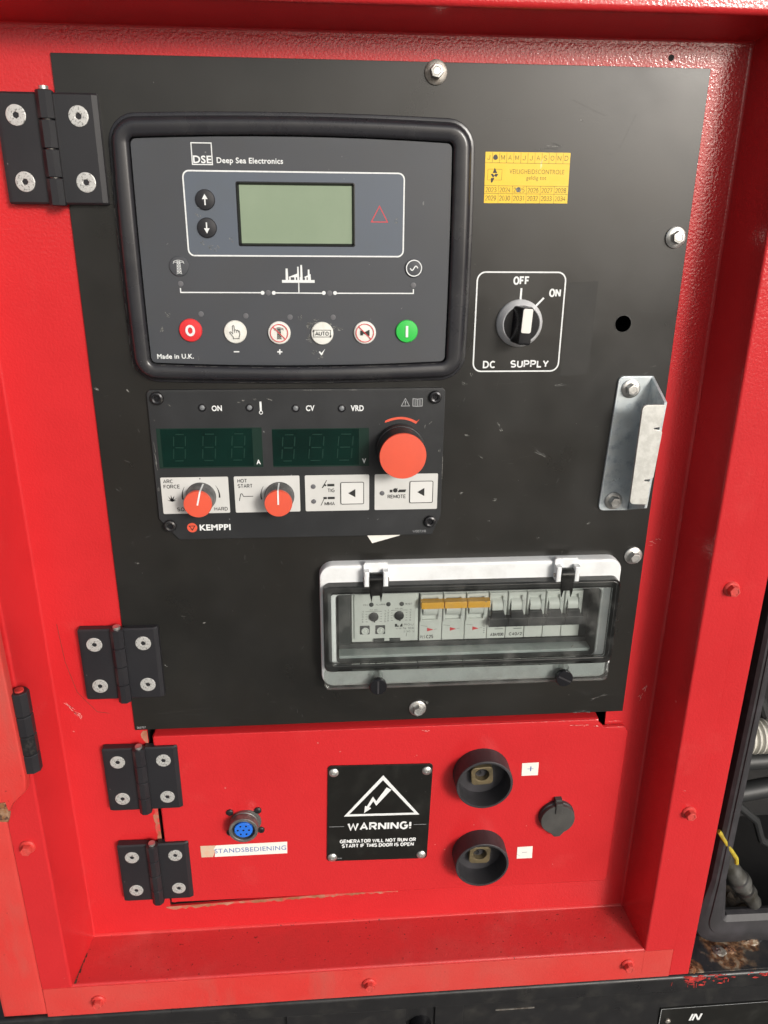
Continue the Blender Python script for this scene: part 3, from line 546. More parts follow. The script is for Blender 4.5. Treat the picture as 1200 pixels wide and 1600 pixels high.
# navigation keys
for y, sg in ((85.1, 1), (102.7, -1)):
    k = key(91.1, y, 6.4, 'rubber_btn')
    part('icon', MB().stroke([(91.1, y + 3.4 * sg), (91.1, y - .5 * sg)], .9, kz).sheet([(91.1, y - 3.6 * sg), (89.2, y - .3 * sg), (93, y - .3 * sg)], kz), 'white', k)
def pylon(mb, x, y, s, z, w=.28):
    L = lambda *p: mb.stroke([(x + a * s, y + b * s) for a, b in p], w, z)
    L((-1.2, 4), (-.8, -3.2)); L((1.2, 4), (.8, -3.2)); L((-3, -1.6), (-2.6, -2.9), (-.8, -3.5), (.8, -3.5), (2.6, -2.9), (3, -1.6))
    L((-2.6, -2.4), (2.6, -2.4)); L((-1.6, 4), (1.6, 4))
    for k in range(5):
        a, b = -3.2 + 1.44 * k, -3.2 + 1.44 * (k + 1); wa, wb = .8 + .055 * (a + 3.2), .8 + .055 * (b + 3.2)
        L((-wa, a), (wb, b)); L((wa, a), (-wb, b)); L((-wb, b), (wb, b))
    return mb
k = key(70.3, 127.6, 6.6, 'face', .9, .3); part('icon', pylon(MB(), 70.3, 127.8, 1.2, -7.7, .3), 'white', k)
k = key(232.2, 128.2, 6.3, 'face', .9, .3)
sine = [(232.2 + t * .9, 128.2 - 1.4 * math.sin(t * 1.05)) for t in [-3 + .25 * i for i in range(25)]]
part('icon', MB().stroke(circ(232.2, 128.2, 5.3, 36), .7, -7.72, True).stroke(sine, .75, -7.75), 'white', k)
# the row of six
k = key(74.8, 170.6, 7.9, 'btn_red'); part('icon', MB().stroke([(74.8 + 2.5 * math.cos(a * .2618), 170.6 + 3.1 * math.sin(a * .2618)) for a in range(24)], 1.7, kz, True), 'white', k)
k = key(105.9, 171.8, 7.9, 'btn_white')
hand = [(-1.6, 4.8), (-1.6, 3.4), (-3.8, .8), (-4, -.2), (-3.2, -.4), (-1.7, 1.2), (-1.7, -4.6), (-1.2, -5.2), (-.5, -4.9), (-.4, -1.4), (.4, -1.9), (1.1, -1.4), (1.9, -1.7), (2.5, -1.0), (3.2, -1.1), (3.6, -.4), (3.5, 2), (2.9, 3.4), (2.9, 4.8)]
hd = MB().stroke([(105.9 + a * .92, 171.8 + b * .92) for a, b in hand], .38, kz, True)
for a in (-.4, 1.1, 2.5): hd.stroke([(105.9 + a * .92, 170.6), (105.9 + a * .92, 172.2)], .3, kz)
part('icon', hd, 'black_print', k)
k = key(136.8, 172.5, 7.9, 'btn_white'); part('icon', pylon(MB(), 136.8, 172.3, 1.05, kz, .28), 'black_print', k)
part('no_sign', MB().stroke(circ(136.8, 172.5, 6.1, 32), .55, kz - .06, True).stroke([(132.5, 168.2), (141.1, 176.8)], .6, kz - .07), 'red_print', k)
k = key(167.2, 172.9, 7.9, 'btn_white')
part('icon', MB().text('AUTO', 162.4, 171.9, 171.4, 174.3, kz - .05, .008).stroke([(161.2, 170.4), (173.2, 170.4), (173.2, 175.2), (161.2, 175.2)], .35, kz, True).sheet([(160.5, 171.5), (161.9, 171.5), (161.2, 169.9)], kz - .03).sheet([(172.5, 174.2), (173.9, 174.2), (173.2, 175.9)], kz - .03), 'black_print', k)
k = key(197.7, 172.5, 7.9, 'btn_white')
part('icon', MB().sheet([(194.4, 170.8), (196.4, 170.8), (196.4, 174.2), (194.4, 174.2)], kz).sheet([(196.4, 172), (198, 171.6), (201, 170.2), (201, 174.8), (198, 173.4), (196.4, 173)], kz - .02), 'black_print', k)
part('no_sign', MB().stroke(circ(197.7, 172.5, 6.3, 32), .55, kz - .06, True).stroke([(193.3, 168.1), (202.1, 176.9)], .6, kz - .07), 'red_print', k)
k = key(227.9, 171.6, 7.9, 'btn_green'); part('icon', MB().sheet([(227.0, 167.6), (228.8, 167.6), (228.8, 175.6), (227.0, 175.6)], kz), 'white', k)
part('minus_symbol', MB().stroke([(103.9, 185.8), (107.8, 185.8)], .8, -6.55), 'white', C)
part('plus_symbol', MB().stroke([(134.8, 186), (138.4, 186)], .95, -6.55).stroke([(136.6, 184.2), (136.6, 187.8)], .95, -6.57), 'white', C)
part('tick_symbol', MB().sheet([(164.4, 186.2), (165.3, 185.6), (166.3, 187), (169.2, 183.9), (166.5, 188.9)], -6.55), 'white', C)
s_ = MB()
for x, y, L, a in ((157, 168, 5, 100), (158, 175, 4, 80), (157.5, 178.5, 4, 20), (159, 166, 5, -30), (176.5, 169, 5, 20), (180, 170, 4, 30), (173, 166.5, 4, 15), (163, 164, 4, 0), (162, 186, 4, 50), (166, 189, 5, -10), (152, 162, 3, 90), (92, 115, 5, 25), (97, 116, 4, 10), (87, 112, 4, 40), (86, 94, 3, 60), (106, 110, 2, 20), (55, 170, 6, 110), (60, 160, 5, 60), (220, 97, 3, 120), (78, 190, 1.5, 0), (82, 120, 2, 60)):
    for k in range(5):
        aa = R(a + rnd.uniform(-40, 40)); px = x + rnd.uniform(-1.6, 1.6); py = y + rnd.uniform(-1.6, 1.6); l2 = L * rnd.uniform(.1, .34)
        s_.stroke([(px - math.cos(aa) * l2, py - math.sin(aa) * l2), (px, py + .3), (px + math.cos(aa) * l2, py + math.sin(aa) * l2)], rnd.uniform(.15, .5), -6.62 - .01 * k)
part('scuff_marks', s_, 'scuff', C, kind='stuff')
s_ = MB()
for i in range(40):
    t = rnd.uniform(50, 250); y = 194.2 + 2.6 * (1 - ((t - 151) / 106) ** 2); l2 = rnd.uniform(.4, 3)
    s_.stroke([(t - l2, y), (t + l2, y)], rnd.uniform(.15, .35), -9.05 + rnd.uniform(-.05, .05))
part('edge_wear', s_, 'scuff_soft', C, kind='stuff')
s_ = MB()
for i in range(46):
    y = rnd.uniform(70, 195); q = (y - 120) / 85; x = 33.4 - 1.6 * (1 - q * q) - 1.6 + rnd.uniform(-.4, .5); l2 = rnd.uniform(.5, 4)
    s_.stroke([(x, y - l2), (x + rnd.uniform(-.1, .1), y + l2)], rnd.uniform(.12, .4), -2.35)
for i in range(26):
    y = rnd.uniform(110, 190); x = 271.2 + rnd.uniform(-.8, .5); l2 = rnd.uniform(.5, 3.5)
    s_.stroke([(x, y - l2), (x, y + l2)], rnd.uniform(.12, .4), -2.9)
for i in range(18):
    x = rnd.uniform(60, 250); l2 = rnd.uniform(.5, 4); y = 206.8 + 2.2 * (1 - ((x - 151) / 118) ** 2)
    s_.stroke([(x - l2, y), (x + l2, y)], rnd.uniform(.12, .35), -2.5)
part('rim_wear', s_, 'scuff_soft', C, kind='stuff')

# ================================================================== WELDING CONTROL PANEL
K = thing('welding_control_panel', 'dark grey welding control panel with orange knobs and two dark green displays', 'control panel', 148, 332, 0)
kp = [(41, 213.8), (256, 213.8), (258.3, 216), (258, 316), (251.5, 331.6), (53, 331.6), (39, 314), (38.8, 216)]
part('plate', MB().prism(kp, -.1, -3, b=.5), 'kplate', K)
kz = -3.12
for x, y, a in ((46.3, 219.6, 10), (250.6, 220.4, 33), (47.2, 319.4, 50), (249.6, 320.2, 20)):
    sc_ = part('screw', MB().prism(circ(x, y, 4.9, 26), -3, -6.2, b=1.6, holes=[circ(x, y, 1.8, 6, a)]), 'screw_black', K)
    part('hex_socket', MB().sheet(circ(x, y, 2.0, 6, a), -4.6), 'nearblack', sc_)
for x, y in ((78.1, 227), (112.6, 227.3), (146.5, 228), (180.7, 228.4)):
    l_ = part('indicator_light', MB().lathe(x, y, [(1.9, -2.9), (1.8, -3.3), (1.0, -3.7), (.3, -3.8)], 20), 'led_clear', K)
    part('rim', MB().lathe(x, y, [(3.1, -2.9), (3.0, -3.5), (2.3, -3.6), (1.9, -3.1)], 22, cap=False), 'nearblack', l_)
words(K, 'white', kz, .03, ('ON', 84.9, 92.4, 225.4, 229.7), ('CV', 154, 160.4, 225.9, 230.3), ('VRD', 187.3, 197.1, 226.2, 230.7), typed=True)
words(K, 'white', -3.35, .03, ('A', 115.6, 118.8, 267.3, 270.9), ('V', 195.8, 198.8, 267.5, 271.4), typed=True)
part('thermometer_symbol', MB().stroke([(120.7, 222.8), (120.8, 229.6)], 1.5, kz).stroke(circ(120.8, 231, 1.2, 14), .5, kz - .03, True), 'white', K)
wb = MB().stroke([(228.3, 221.4), (225.3, 227.1), (231.4, 227.1)], .55, kz, True).stroke([(228.3, 223.2), (228.3, 225.4)], .7, kz).sheet(circ(228.3, 226.2, .4, 8), kz)
part('warning_symbol', wb, 'grey_print', K)
bk_ = MB().stroke([(234, 221.6), (237.5, 222), (241, 221.6), (241, 227.2), (237.5, 227.4), (234, 227.2)], .55, kz, True).stroke([(237.5, 222), (237.5, 227.4)], .5, kz)
for dx in (-2, -1.2, 1.2, 2): bk_.stroke([(237.5 + dx, 222.4), (237.5 + dx, 226.8)], .35, kz)
part('manual_symbol', bk_, 'grey_print', K)
def digit(mb, x, y, w, h, z, sl):
    X = lambda u, v: (x + u * w + sl * (1 - v), y + v * h)
    t = .8
    for a, b in (((.15, 0), (.85, 0)), ((.15, .5), (.85, .5)), ((.15, 1), (.85, 1)), ((0, .08), (0, .44)), ((1, .08), (1, .44)), ((0, .56), (0, .92)), ((1, .56), (1, .92))):
        mb.stroke([X(*a), X(*b)], t, z)
def display(x0, xm, x1, y0, y1, xs, left):
    d = part('display_window', MB().prism([(x0, y0), (x1, y0), (x1, y1), (x0, y1)], -2.9, -3.15), 'display_edge', K)
    e = part('display', MB().sheet([(x0 + left, y0 + .6), (xm, y0 + .6), (xm, y1 - 1), (x0 + left, y1 - 1)], -3.22), 'display', K)
    for x, wd in xs:
        q = MB(); digit(q, x, y0 + 4.6, wd, 20.4, -3.27, 1.8); part('digit', q, 'segment', e)
display(43.2, 113.4, 120.6, 242.4, 273.2, ((54, 8.6), (75.5, 9.4), (97, 9.4)), 2.8)
display(128.2, 193.4, 201, 243.6, 273.6, ((134.6, 9), (155, 10.4), (176.6, 10.8)), 0)
# big adjustment knob and its red wedge
part('level_wedge', MB().sheet([(212.8, 239.8)] + [(224.6 + 23.6 * math.cos(R(a)), 259 + 23.6 * math.sin(R(a))) for a in range(-118, -52, 6)] + [(239.2, 237.4), (236.6, 240.9)] + [(224.6 + (21.6 + (a + 120) * .0) * math.cos(R(a)), 259.6 + 22.4 * math.sin(R(a))) for a in range(-60, -116, -8)], kz), 'orange', K)
kb = part('knob', MB().lathe(224.6, 259.1, [(18.6, -3), (18.6, -9), (18.2, -10), (17.8, -10.2), (17.5, -25.2), (17.2, -26)], 44), 'knob', K)
part('cap', MB().lathe(224.6, 259.1, [(17.3, -26), (17.45, -27.2), (17.1, -28), (10, -28.3), (2, -28.35)], 44), 'orange', kb)
# white label fields
for x0, x1 in ((42.8, 93.5), (97.8, 147.6), (151.7, 201.2), (205.5, 254.8)):
    part('label_field', MB().prism(rrect(x0, x1, 280.5, 309.8, .9, 3), -2.9, -3.15), 'label', K)
lz = -3.25
words(K, 'black_print', lz, .016, ('ARC', 44.7, 52, 282, 285), ('FORCE', 44.7, 57, 286.2, 289.3), ('SOFT', 53.2, 64.6, 304.7, 307.8), ('HARD', 81.6, 91.8, 304.9, 307.9), ('HOT', 100.4, 107.8, 282.5, 285.5),
      ('START', 100.4, 111.7, 286.6, 289.7), ('TIG', 168.9, 174.4, 291.4, 294.5), ('MMA', 166.4, 174.4, 302.2, 305.3), ('REMOTE', 215.6, 230, 297.3, 300.4))
sy = MB()
for a in (-160, -125, -95, -62, -30): sy.sheet([(50 + 1.1 * math.cos(R(a + 90)), 299.2 + .5), (50 - 1.1 * math.cos(R(a + 90)), 299.2), (50 + 4.6 * math.cos(R(a)), 299.4 + 5 * math.sin(R(a)))], lz)
sy.sheet([(46.6, 298.8), (53.5, 298.8), (50.2, 300)], lz)
part('spark_symbol', sy, 'black_print', K)
sy = MB().sheet(circ(72.3, 281.8, .55, 8), lz)
for c_, a0, a1 in (((72.2, 296.3), 215, 172), ((72.2, 296.3), -38, 4), ((131.8, 296.9), 215, 170)):
    pts = [(c_[0] + 14.6 * math.cos(R(a0 + (a1 - a0) * i / 8)), c_[1] + 14.6 * math.sin(R(a0 + (a1 - a0) * i / 8))) for i in range(9)]
    pin = [(c_[0] + (14.4 - .14 * i) * math.cos(R(a0 + (a1 - a0) * i / 8)), c_[1] + (14.4 - .14 * i) * math.sin(R(a0 + (a1 - a0) * i / 8))) for i in range(9)]
    sy.sheet(pts + pin[::-1], lz)
part('scale_arcs', sy, 'black_print', K, kind='stuff')
sy = MB().stroke([(101, 300.3), (102.3, 294.6), (103.3, 294.4), (104.4, 296.6), (111.8, 296.6)], .55, lz)
part('curve_symbol', sy, 'black_print', K)
part('torch_symbol', MB().sheet([(168.8, 287.6), (174.3, 287.6), (174.3, 289.6), (168.8, 289.6)], lz).sheet([(164.4, 290.8), (166.6, 287.2), (168.3, 288.6), (167.6, 289.6), (166.6, 289.2), (165.2, 291)], lz).stroke([(166.5, 288), (168.4, 284.6)], .55, lz), 'black_print', K)
part('electrode_symbol', MB().sheet([(168.9, 298.2), (174.4, 298.2), (174.4, 300.1), (168.9, 300.1)], lz).sheet([(165.6, 298.2), (168.3, 298.2), (168.3, 300.1), (165.6, 300.1)], lz).stroke([(163.6, 305.2), (166, 300.1)], .5, lz), 'black_print', K)
part('remote_symbol', MB().sheet([(217.2, 293.2), (219.4, 293.2), (219.4, 295.4), (217.2, 295.4)], lz).sheet([(224.6, 293.2), (230.2, 293.2), (229.4, 295.4), (223.4, 295.4)], lz).sheet(circ(221.6, 293.8, 1.8, 16), lz).stroke([(221.9, 293.4), (223.3, 292)], .6, lz - .05), 'black_print', K)
for x, y in ((158, 289.6), (158.1, 301.8), (211.3, 296)):
    part('indicator_light', MB().lathe(x, y, [(1.95, -3.1), (1.8, -3.6), (.9, -3.9)], 18), 'led', K)
for x0, x1 in ((179.2, 196.9), (233, 251)):
    kb = part('push_button', MB().prism(rrect(x0, x1, 286.5, 304.3, 1, 3), -3.1, -3.6, b=.3), 'label_key', K)
    part('outline', MB().stroke(rrect(x0, x1, 286.5, 304.3, 1, 3), .55, -3.66, True), 'black_print', kb)
    cx = (x0 + x1) / 2
    part('arrow', MB().sheet([(cx - 3.2, 295.4), (cx + 2.4, 292), (cx + 2.4, 298.8)], -3.68), 'black_print', kb)
for cx, cy, ang, mt in ((72.1, 296.3, 14, 'knob_scuffed'), (131.8, 296.9, 1, 'knob_scuffed')):
    kb = part('knob', MB().lathe(cx, cy, [(11.6, -3), (11.5, -4.4), (11.1, -5), (10.5, -18)], 36), mt, K)
    part('cap', MB().lathe(cx, cy, [(10.45, -18), (10.5, -20), (10.1, -20.8), (4, -21), (1, -21)], 36), 'orange', kb)
    sa, ca = math.sin(R(ang)), -math.cos(R(ang))
    q = MB(); nx, ny = ca, -sa
    P2 = lambda r, s, z: (cx + sa * r - ca * s * .6, cy + ca * r + sa * s * .6, z)
    rr = [(11.3, -5), (10.7, -18), (10.72, -20), (10.2, -21), (4, -21.2), (-.6, -21.2)]
    q.add([P2(r, s, z) for r, z in rr for s in (-1, 1)], [(2 * i, 2 * i + 1, 2 * i + 3, 2 * i + 2) for i in range(len(rr) - 1)])
    part('pointer', q, 'white', kb)
lg = part('logo_disc', MB().sheet(circ(63.5, 321.6, 3.9, 24), -3.15), 'orange', K)
part('triangle', MB().stroke([(61.4, 320.2), (65.6, 320.2), (63.5, 323.6)], .75, -3.25, True), 'black_print', lg)
part('lettering', MB().type('KEMPPI', 69.2, 93, 319.2, 324.2, -3.15, .032), 'white', K)
part('small_print', MB().text('W007318', 236, 246.6, 327.5, 329.6, -3.15), 'grey_print', K)
s_ = MB()
for x, y, L, a in ((108, 222, 3, 10), (128, 221.5, 6, 12), (105, 223, 2, 0), (117, 221, 2, 30), (55, 225, 3, 40), (43, 236, 1.5, 30), (41, 290, 5, 88), (248, 240, 4, 130), (244, 243, 4, 100), (255, 262, 3, 100), (90, 321, 2, 0), (160, 214.6, 25, 0), (185, 214.7, 12, 0), (258, 260, 40, 90), (41, 262, 20, 84)):
    for k in range(3):
        aa = R(a + rnd.uniform(-8, 8)); px = x + rnd.uniform(-.8, .8); py = y + rnd.uniform(-.4, .4); l2 = L * rnd.uniform(.2, .45)
        if L > 10: aa = R(a); l2 *= .5; px = x + (rnd.uniform(-L, L) * .5 if a < 45 else 0); py = y + (rnd.uniform(-L, L) * .5 if a > 45 else 0)
        s_.stroke([(px - math.cos(aa) * l2, py - math.sin(aa) * l2), (px + math.cos(aa) * l2, py + math.sin(aa) * l2)], rnd.uniform(.15, .35), -3.1 - .01 * k)
part('scuff_marks', s_, 'scuff', K, kind='stuff')
solo('paper_scrap', MB().prism([(199, 331), (228, 331), (225.4, 333.2), (203.8, 339.2)], -.05, -.3), 'paper', 'pointed scrap of white paper sticking out under the welding control panel', 'paper')

# ================================================================== DC SWITCH
S = thing('rotary_switch', 'black rotary switch with silver ring and white marked handle', 'switch', 311.4, 166.8, 0)
cx, cy = 311.4, 166.8
part('ring', MB().lathe(cx, cy, [(17, .1), (17, -2), (16.6, -3), (14.2, -8.2), (13.6, -8.6), (13, -8)], 44, cap=False), 'silver', S)
part('dial', MB().lathe(cx, cy, [(13.1, -2), (13.1, -8.2), (12.7, -8.8), (4, -9)], 40), 'nearblack', S)
hb = part('handle', MB().prism(rrect(cx - 5.6, cx + 5.6, cy - 13, cy + 13, 2.2, 4), -8, -22, b=1.2), 'nearblack', S)
for i, v in enumerate(hb.data.vertices):      # waisted grip, wide at its foot
    t = (-(v.co.y / U) - 8) / 14 if v.co.y < -8 * U else 0
    v.co.x *= 1.35 - .55 * max(0, min(1, t))
part('pointer', MB().prism(rrect(cx - 3.5, cx + 3.5, cy - 12.4, cy + 4.5, 1.4, 3), -21.5, -22.5, b=.3), 'white_plastic', hb)
S.rotation_euler = (0, R(3), 0)

# ================================================================== YELLOW STICKER
Y = thing('inspection_sticker', 'yellow safety inspection sticker with punched month and year', 'sticker', 310, 85, 0)
part('vinyl', MB().prism([(280.3, 52.8), (339.3, 52.7), (339.9, 84.9), (280.9, 85.2)], -.03, -.22), 'yellow', Y)
zz = -.3; ln = MB()
for y in (59.6, 74, 79): ln.stroke([(280.6, y), (339.6, y)], .28, zz)
for i in range(1, 12): ln.stroke([(280.3 + 59 * i / 12, 53), (280.4 + 59 * i / 12, 59.6)], .25, zz)
for i in range(1, 6): ln.stroke([(280.7 + 59 * i / 6, 74), (280.9 + 59 * i / 6, 85)], .25, zz)
ln.stroke([(282.6, 63.6), (292.4, 63.6), (292.4, 70.4), (282.4, 70.4)], .22, zz, True)
part('grid_lines', ln, 'ink', Y)
tx = MB()
for i, c_ in enumerate('JFMAMJJASOND'):
    if c_ == 'F': continue
    wd = 2.6 if c_ != 'J' else 2.0
    tx.text(c_, 282.7 + 59 * i / 12 - wd / 2, 282.7 + 59 * i / 12 + wd / 2, 54.6, 57.8, zz, .0)
for i, c_ in enumerate(('2023', '2024', '2025', '2026', '2027', '2028')): tx.text(c_, 281.5 + 9.83 * i, 289.3 + 9.83 * i, 75, 78.2, zz)
for i, c_ in enumerate(('2029', '2030', '2031', '2032', '2033', '2034')): tx.text(c_, 281.6 + 9.83 * i, 289.3 + 9.83 * i, 80.2, 83.5, zz)
part('date_grid_print', tx, 'ink', Y, kind='stuff')
words(Y, 'ink', zz, .0, ('VEILIGHEIDSCONTROLE', 297.6, 336, 63.4, 66.3), ('geldig tot', 309.6, 323.6, 67.4, 70.8), typed=True)
em = MB().sheet([(287.2, 62.6), (289.2, 66), (286, 66)], zz).sheet([(284.6, 66.6), (286, 66.4), (287, 67.6), (288, 66.4), (290, 66.6), (288.6, 68.6), (287.4, 67.8), (286.4, 69)], zz).sheet([(285, 69.2), (287.4, 69), (286, 72), (285, 72)], zz)
part('emblem', em, 'black_print', Y)
part('punched_month', MB().sheet([(287.4 + (1.6 + .2 * math.sin(3 * a)) * math.cos(a), 56.1 + 1.7 * math.sin(a)) for a in [i * .45 for i in range(14)]], zz - .05), 'knob', Y)
part('punched_year', MB().sheet([(304.6 + (1.7 + .25 * math.sin(4 * a)) * math.cos(a), 76.4 + 1.7 * math.sin(a)) for a in [i * .45 for i in range(14)]], zz - .05), 'scuff', Y)

# ================================================================== LATCH BRACKET
B = thing('latch_bracket', 'galvanised bent latch bracket bolted near the right edge of the black panel', 'bracket', 400, 314, 0)
bp = MB().prism(fillet([(400, 206.2), (391, 206.2), (386.2, 314.4), (400, 314.6)], 5, 5) + [(410.4, 314.6), (417.2, 206.2)], -.05, -2, b=.5)
part('base_plate', bp, 'galv', B)
def XY(u, v): return (417.0 - 5.6 * v + u, 206.2 + 108.4 * v)      # along the bent edge, which leans a little
w_ = MB(); a0, a1, b0_, b1_ = XY(0, 0), XY(0, 1), XY(1.4, .135), XY(1.2, .9)
for dx in (0,):
    vs = []
    for px in (0, 1.9):
        vs += [(a0[0] + px - .6, a0[1], -.6), (a1[0] + px - .6, a1[1], -.6), (b1_[0] + px, b1_[1], -27), (b0_[0] + px, b0_[1], -27)]
    w_.add(vs, [(0, 1, 2, 3), (4, 5, 6, 7), (0, 3, 7, 4), (1, 2, 6, 5), (0, 1, 5, 4), (3, 2, 6, 7)])
part('wall', w_, 'galv', B)
lip = fillet([XY(2, .15), XY(-15, .15), XY(-11.8, .865), XY(2.4, .87)], 4, 4)
lip = lip + [XY(1.8, .70), XY(-3.4, .695), XY(-3.2, .685)] + fillet([XY(1, .68), XY(3.4, .672), XY(3.6, .335), XY(1, .325)], 2, 3) + [XY(-3.2, .32), XY(-3.4, .312), XY(2, .305)]
part('lip', MB().prism(lip, -26, -28, b=.5, back=True), 'galv_matt', B)
for x, y, t in ((400.8, 215.4, 20), (397.6, 306, 5)):
    bo = part('bolt', MB().lathe(x, y, [(4.7, -3), (4.7, -8.2), (4.2, -9), (3, -9.1), (2.6, -8.7)], 6, t), 'zinc', B)
    part('washer', MB().lathe(x, y, [(7.2, -1.9), (7.2, -3), (6.6, -3.5), (4.4, -4)], 26), 'zinc', bo)

# ================================================================== BREAKER WINDOW
W = thing('breaker_enclosure', 'white framed breaker box with hinged clear window and black thumbscrews', 'breaker box', 285, 468, 0)
part('frame', MB().prism(rrect(161, 409, 354, 466, 11, 6), -.1, -9.5, holes=[rrect(174, 394, 381, 444, 3, 3)], b=2.2), 'abs', W)
inn_ = rrect(174, 394, 381, 444, 3, 3)
part('inner_wall', MB().loft([Z3(inn_, -8), Z3(inset(inn_, 1.5), 16), Z3(inset(inn_, 1.5), 34)], True), 'liner', W)
part('rail_cover', MB().box(176, 392, 436.6, 441, 30, 9, b=.5), 'liner', W)
part('sill', MB().box(176, 393, 441.2, 446, 12, -2, b=.8), 'liner_pale', W)
part('blank_plate', MB().box(176, 186.6, 384, 436.5, 30, 9, b=.5), 'liner', W)
part('blank_plate', MB().box(386.2, 393, 384, 436.5, 30, 13, b=.5), 'liner', W)
# cover: a shallow clear box with a thick smoky rim, longer at the bottom
co_ = lambda d: rrect(163.6 + d, 406.4 - d, 369 + d, 447 - d, max(1, 6 - d * .6), 5)
part('cover_rim', MB().loft([Z3(co_(-.2), -9.6), Z3(co_(0), -17), Z3(co_(1), -18.4), Z3(co_(2), -18.8), Z3(co_(5.4), -18.8), Z3(co_(6.4), -18.2), Z3(co_(6.6), -14)]), 'smoke_dark', W)
part('window_pane', MB().prism(co_(6.5), -15.4, -16.8), 'clear', W)
part('cover_apron', MB().prism(rrect(163.2, 407, 447.4, 467, 5, 5), -9.8, -14, b=1.4, back=True), 'smoke', W)
for x in (206, 361):
    hg = part('cover_hinge', MB().prism(rrect(x - 9.8, x + 9.8, 351, 362, 2, 3), -9, -12.5, b=.6), 'abs', W)
    part('lug', MB().box(x - 9.6, x - 5.4, 356, 369.5, -9, -19, b=1.4), 'abs', hg)
    part('lug', MB().box(x + 5.4, x + 9.6, 356, 369.5, -9, -19, b=1.4), 'abs', hg)
    part('pin', MB().tube([(x - 10.4, 364.4, -15), (x + 10.4, 364.4, -15)], 1.6, 10), 'zinc_dull', hg)
    part('clip', MB().tube([(x - 5, 364, -14.6), (x + 5, 364, -14.6)], 5.2, 18).box(x - 5, x + 5, 364, 377, -15, -19.6, b=.8).prism([(x - 5, 376), (x - 2.6, 376), (x - 3.8, 383)], -17, -19.2, back=True).prism([(x + 2.6, 376), (x + 5, 376), (x + 3.8, 383)], -17, -19.2, back=True), 'smoke_dark', hg)
for x, y, a in ((208, 461.5, 90), (366.6, 460, 28)):
    ts = part('thumbscrew', MB().lathe(x, y, [(4, -12), (4, -15), (7.2, -15.4), (7.4, -19.4), (6.8, -20.2), (2, -20.4)], 26), 'nearblack', W)
    part('slot', MB().sheet([(x - 6, y - .7), (x + 6, y - .7), (x + 6, y + .7), (x - 6, y + .7)], -20.46).rot(x, y, a), 'rubber', ts)
    part('boss', MB().lathe(x, y - 8.4, [(4.4, -13.6), (4.2, -16), (2.2, -16.6), (1.2, -15.4)], 20), 'smoke', ts)

# devices inside the box
D = thing('earth_leakage_relay', 'pale grey earth leakage relay with two small dials, leftmost device behind the window', 'relay', 216, 436, 10)
part('body', MB().box(187.2, 244.2, 385, 436.2, 30, 11.5, b=.6), 'breaker', D)
part('cover', MB().prism([(189.4, 386.4), (242, 386.4), (242, 432.2), (189.4, 432.2)], 11.4, 10, b=.5), 'breaker', D)
part('catch', MB().box(206, 229, 432.8, 435.6, 11, 9.4, b=.3), 'liner', D); part('catch', MB().box(215, 219.4, 431.6, 434.2, 11, 8.8, b=.3), 'breaker', D)
for x in (204, 218.4, 229.6): part('indicator_light', MB().lathe(x, 399.6, [(2, 10.1), (1.9, 9.4), (1, 9.1)], 16), 'liner', D)
for x, y in ((206, 411), (227.6, 410.4)):
    dl = part('dial', MB().lathe(x, y, [(4.1, 10.1), (4, 8.6), (3.4, 8.2), (.8, 8.1)], 22), 'dark_toggle', D)
    part('pointer', MB().stroke([(x, y), (x + .6, y + 4.6)], 1.2, 8.0), 'dark_toggle', dl)
tk = MB(); z9 = 9.9
for cx, cy in ((206, 411), (227.6, 410.4)):
    for sx in (-1, 1):
        for j in range(5):
            y = cy - 4.8 + 2.4 * j
            tk.stroke([(cx + sx * (5 if j in (0, 4) else 5.6), y), (cx + sx * 7, y)], .3, z9)
            tk.text('%d' % (j + 1) if sx > 0 else '.%d' % (j + 1), cx + sx * 9 - (1.6 if sx < 0 else .2), cx + sx * 9 + (.2 if sx < 0 else 1.2), y - .8, y + .8, z9)
    tk.text('mA sec', cx - 3.4, cx + 3.4, cy - 7.2, cy - 5.8, z9); tk.stroke([(cx - 5, cy - 4.9), (cx + 5, cy - 4.9)], .25, z9)
tk.text('ON', 197, 200.6, 399, 400.6, z9).text('ALARM', 207.6, 215.4, 399, 400.6, z9).text('RESET', 232.6, 238.6, 399, 400.6, z9)
tk.text('RGU', 232, 240, 418.6, 420.4, z9).text('1s 10A', 231, 240.6, 422, 424, z9).text('230 V', 231.4, 241, 425.4, 427, z9)
part('scale_print', tk, 'black_print', D, kind='stuff')
part('maker_mark', MB().sheet([(224, 418.6), (226, 418.6), (226, 420.2), (227.4, 420.2), (227.4, 421.4), (224, 421.4)], z9).sheet([(228, 421.4), (229.6, 418.6), (230.6, 418.6), (230.6, 421.4), (229.6, 421.4)], z9).text('cb', 225, 229.6, 422.2, 423.6, z9), 'black_print', D)
for x in (198.4, 211.6):
    pb = part('push_button', MB().prism(rrect(x - 4.2, x + 4.2, 419.4, 427.8, .6, 2), 10.1, 9.5, b=.2), 'liner', D)
    part('key_ring', MB().lathe(x + .3, 424.4, [(3.3, 9.6), (3.2, 8.8), (2.5, 8.7), (2.3, 9.4), (1.4, 9.4), (1.2, 8.8), (.3, 8.7)], 22), 'breaker', pb)

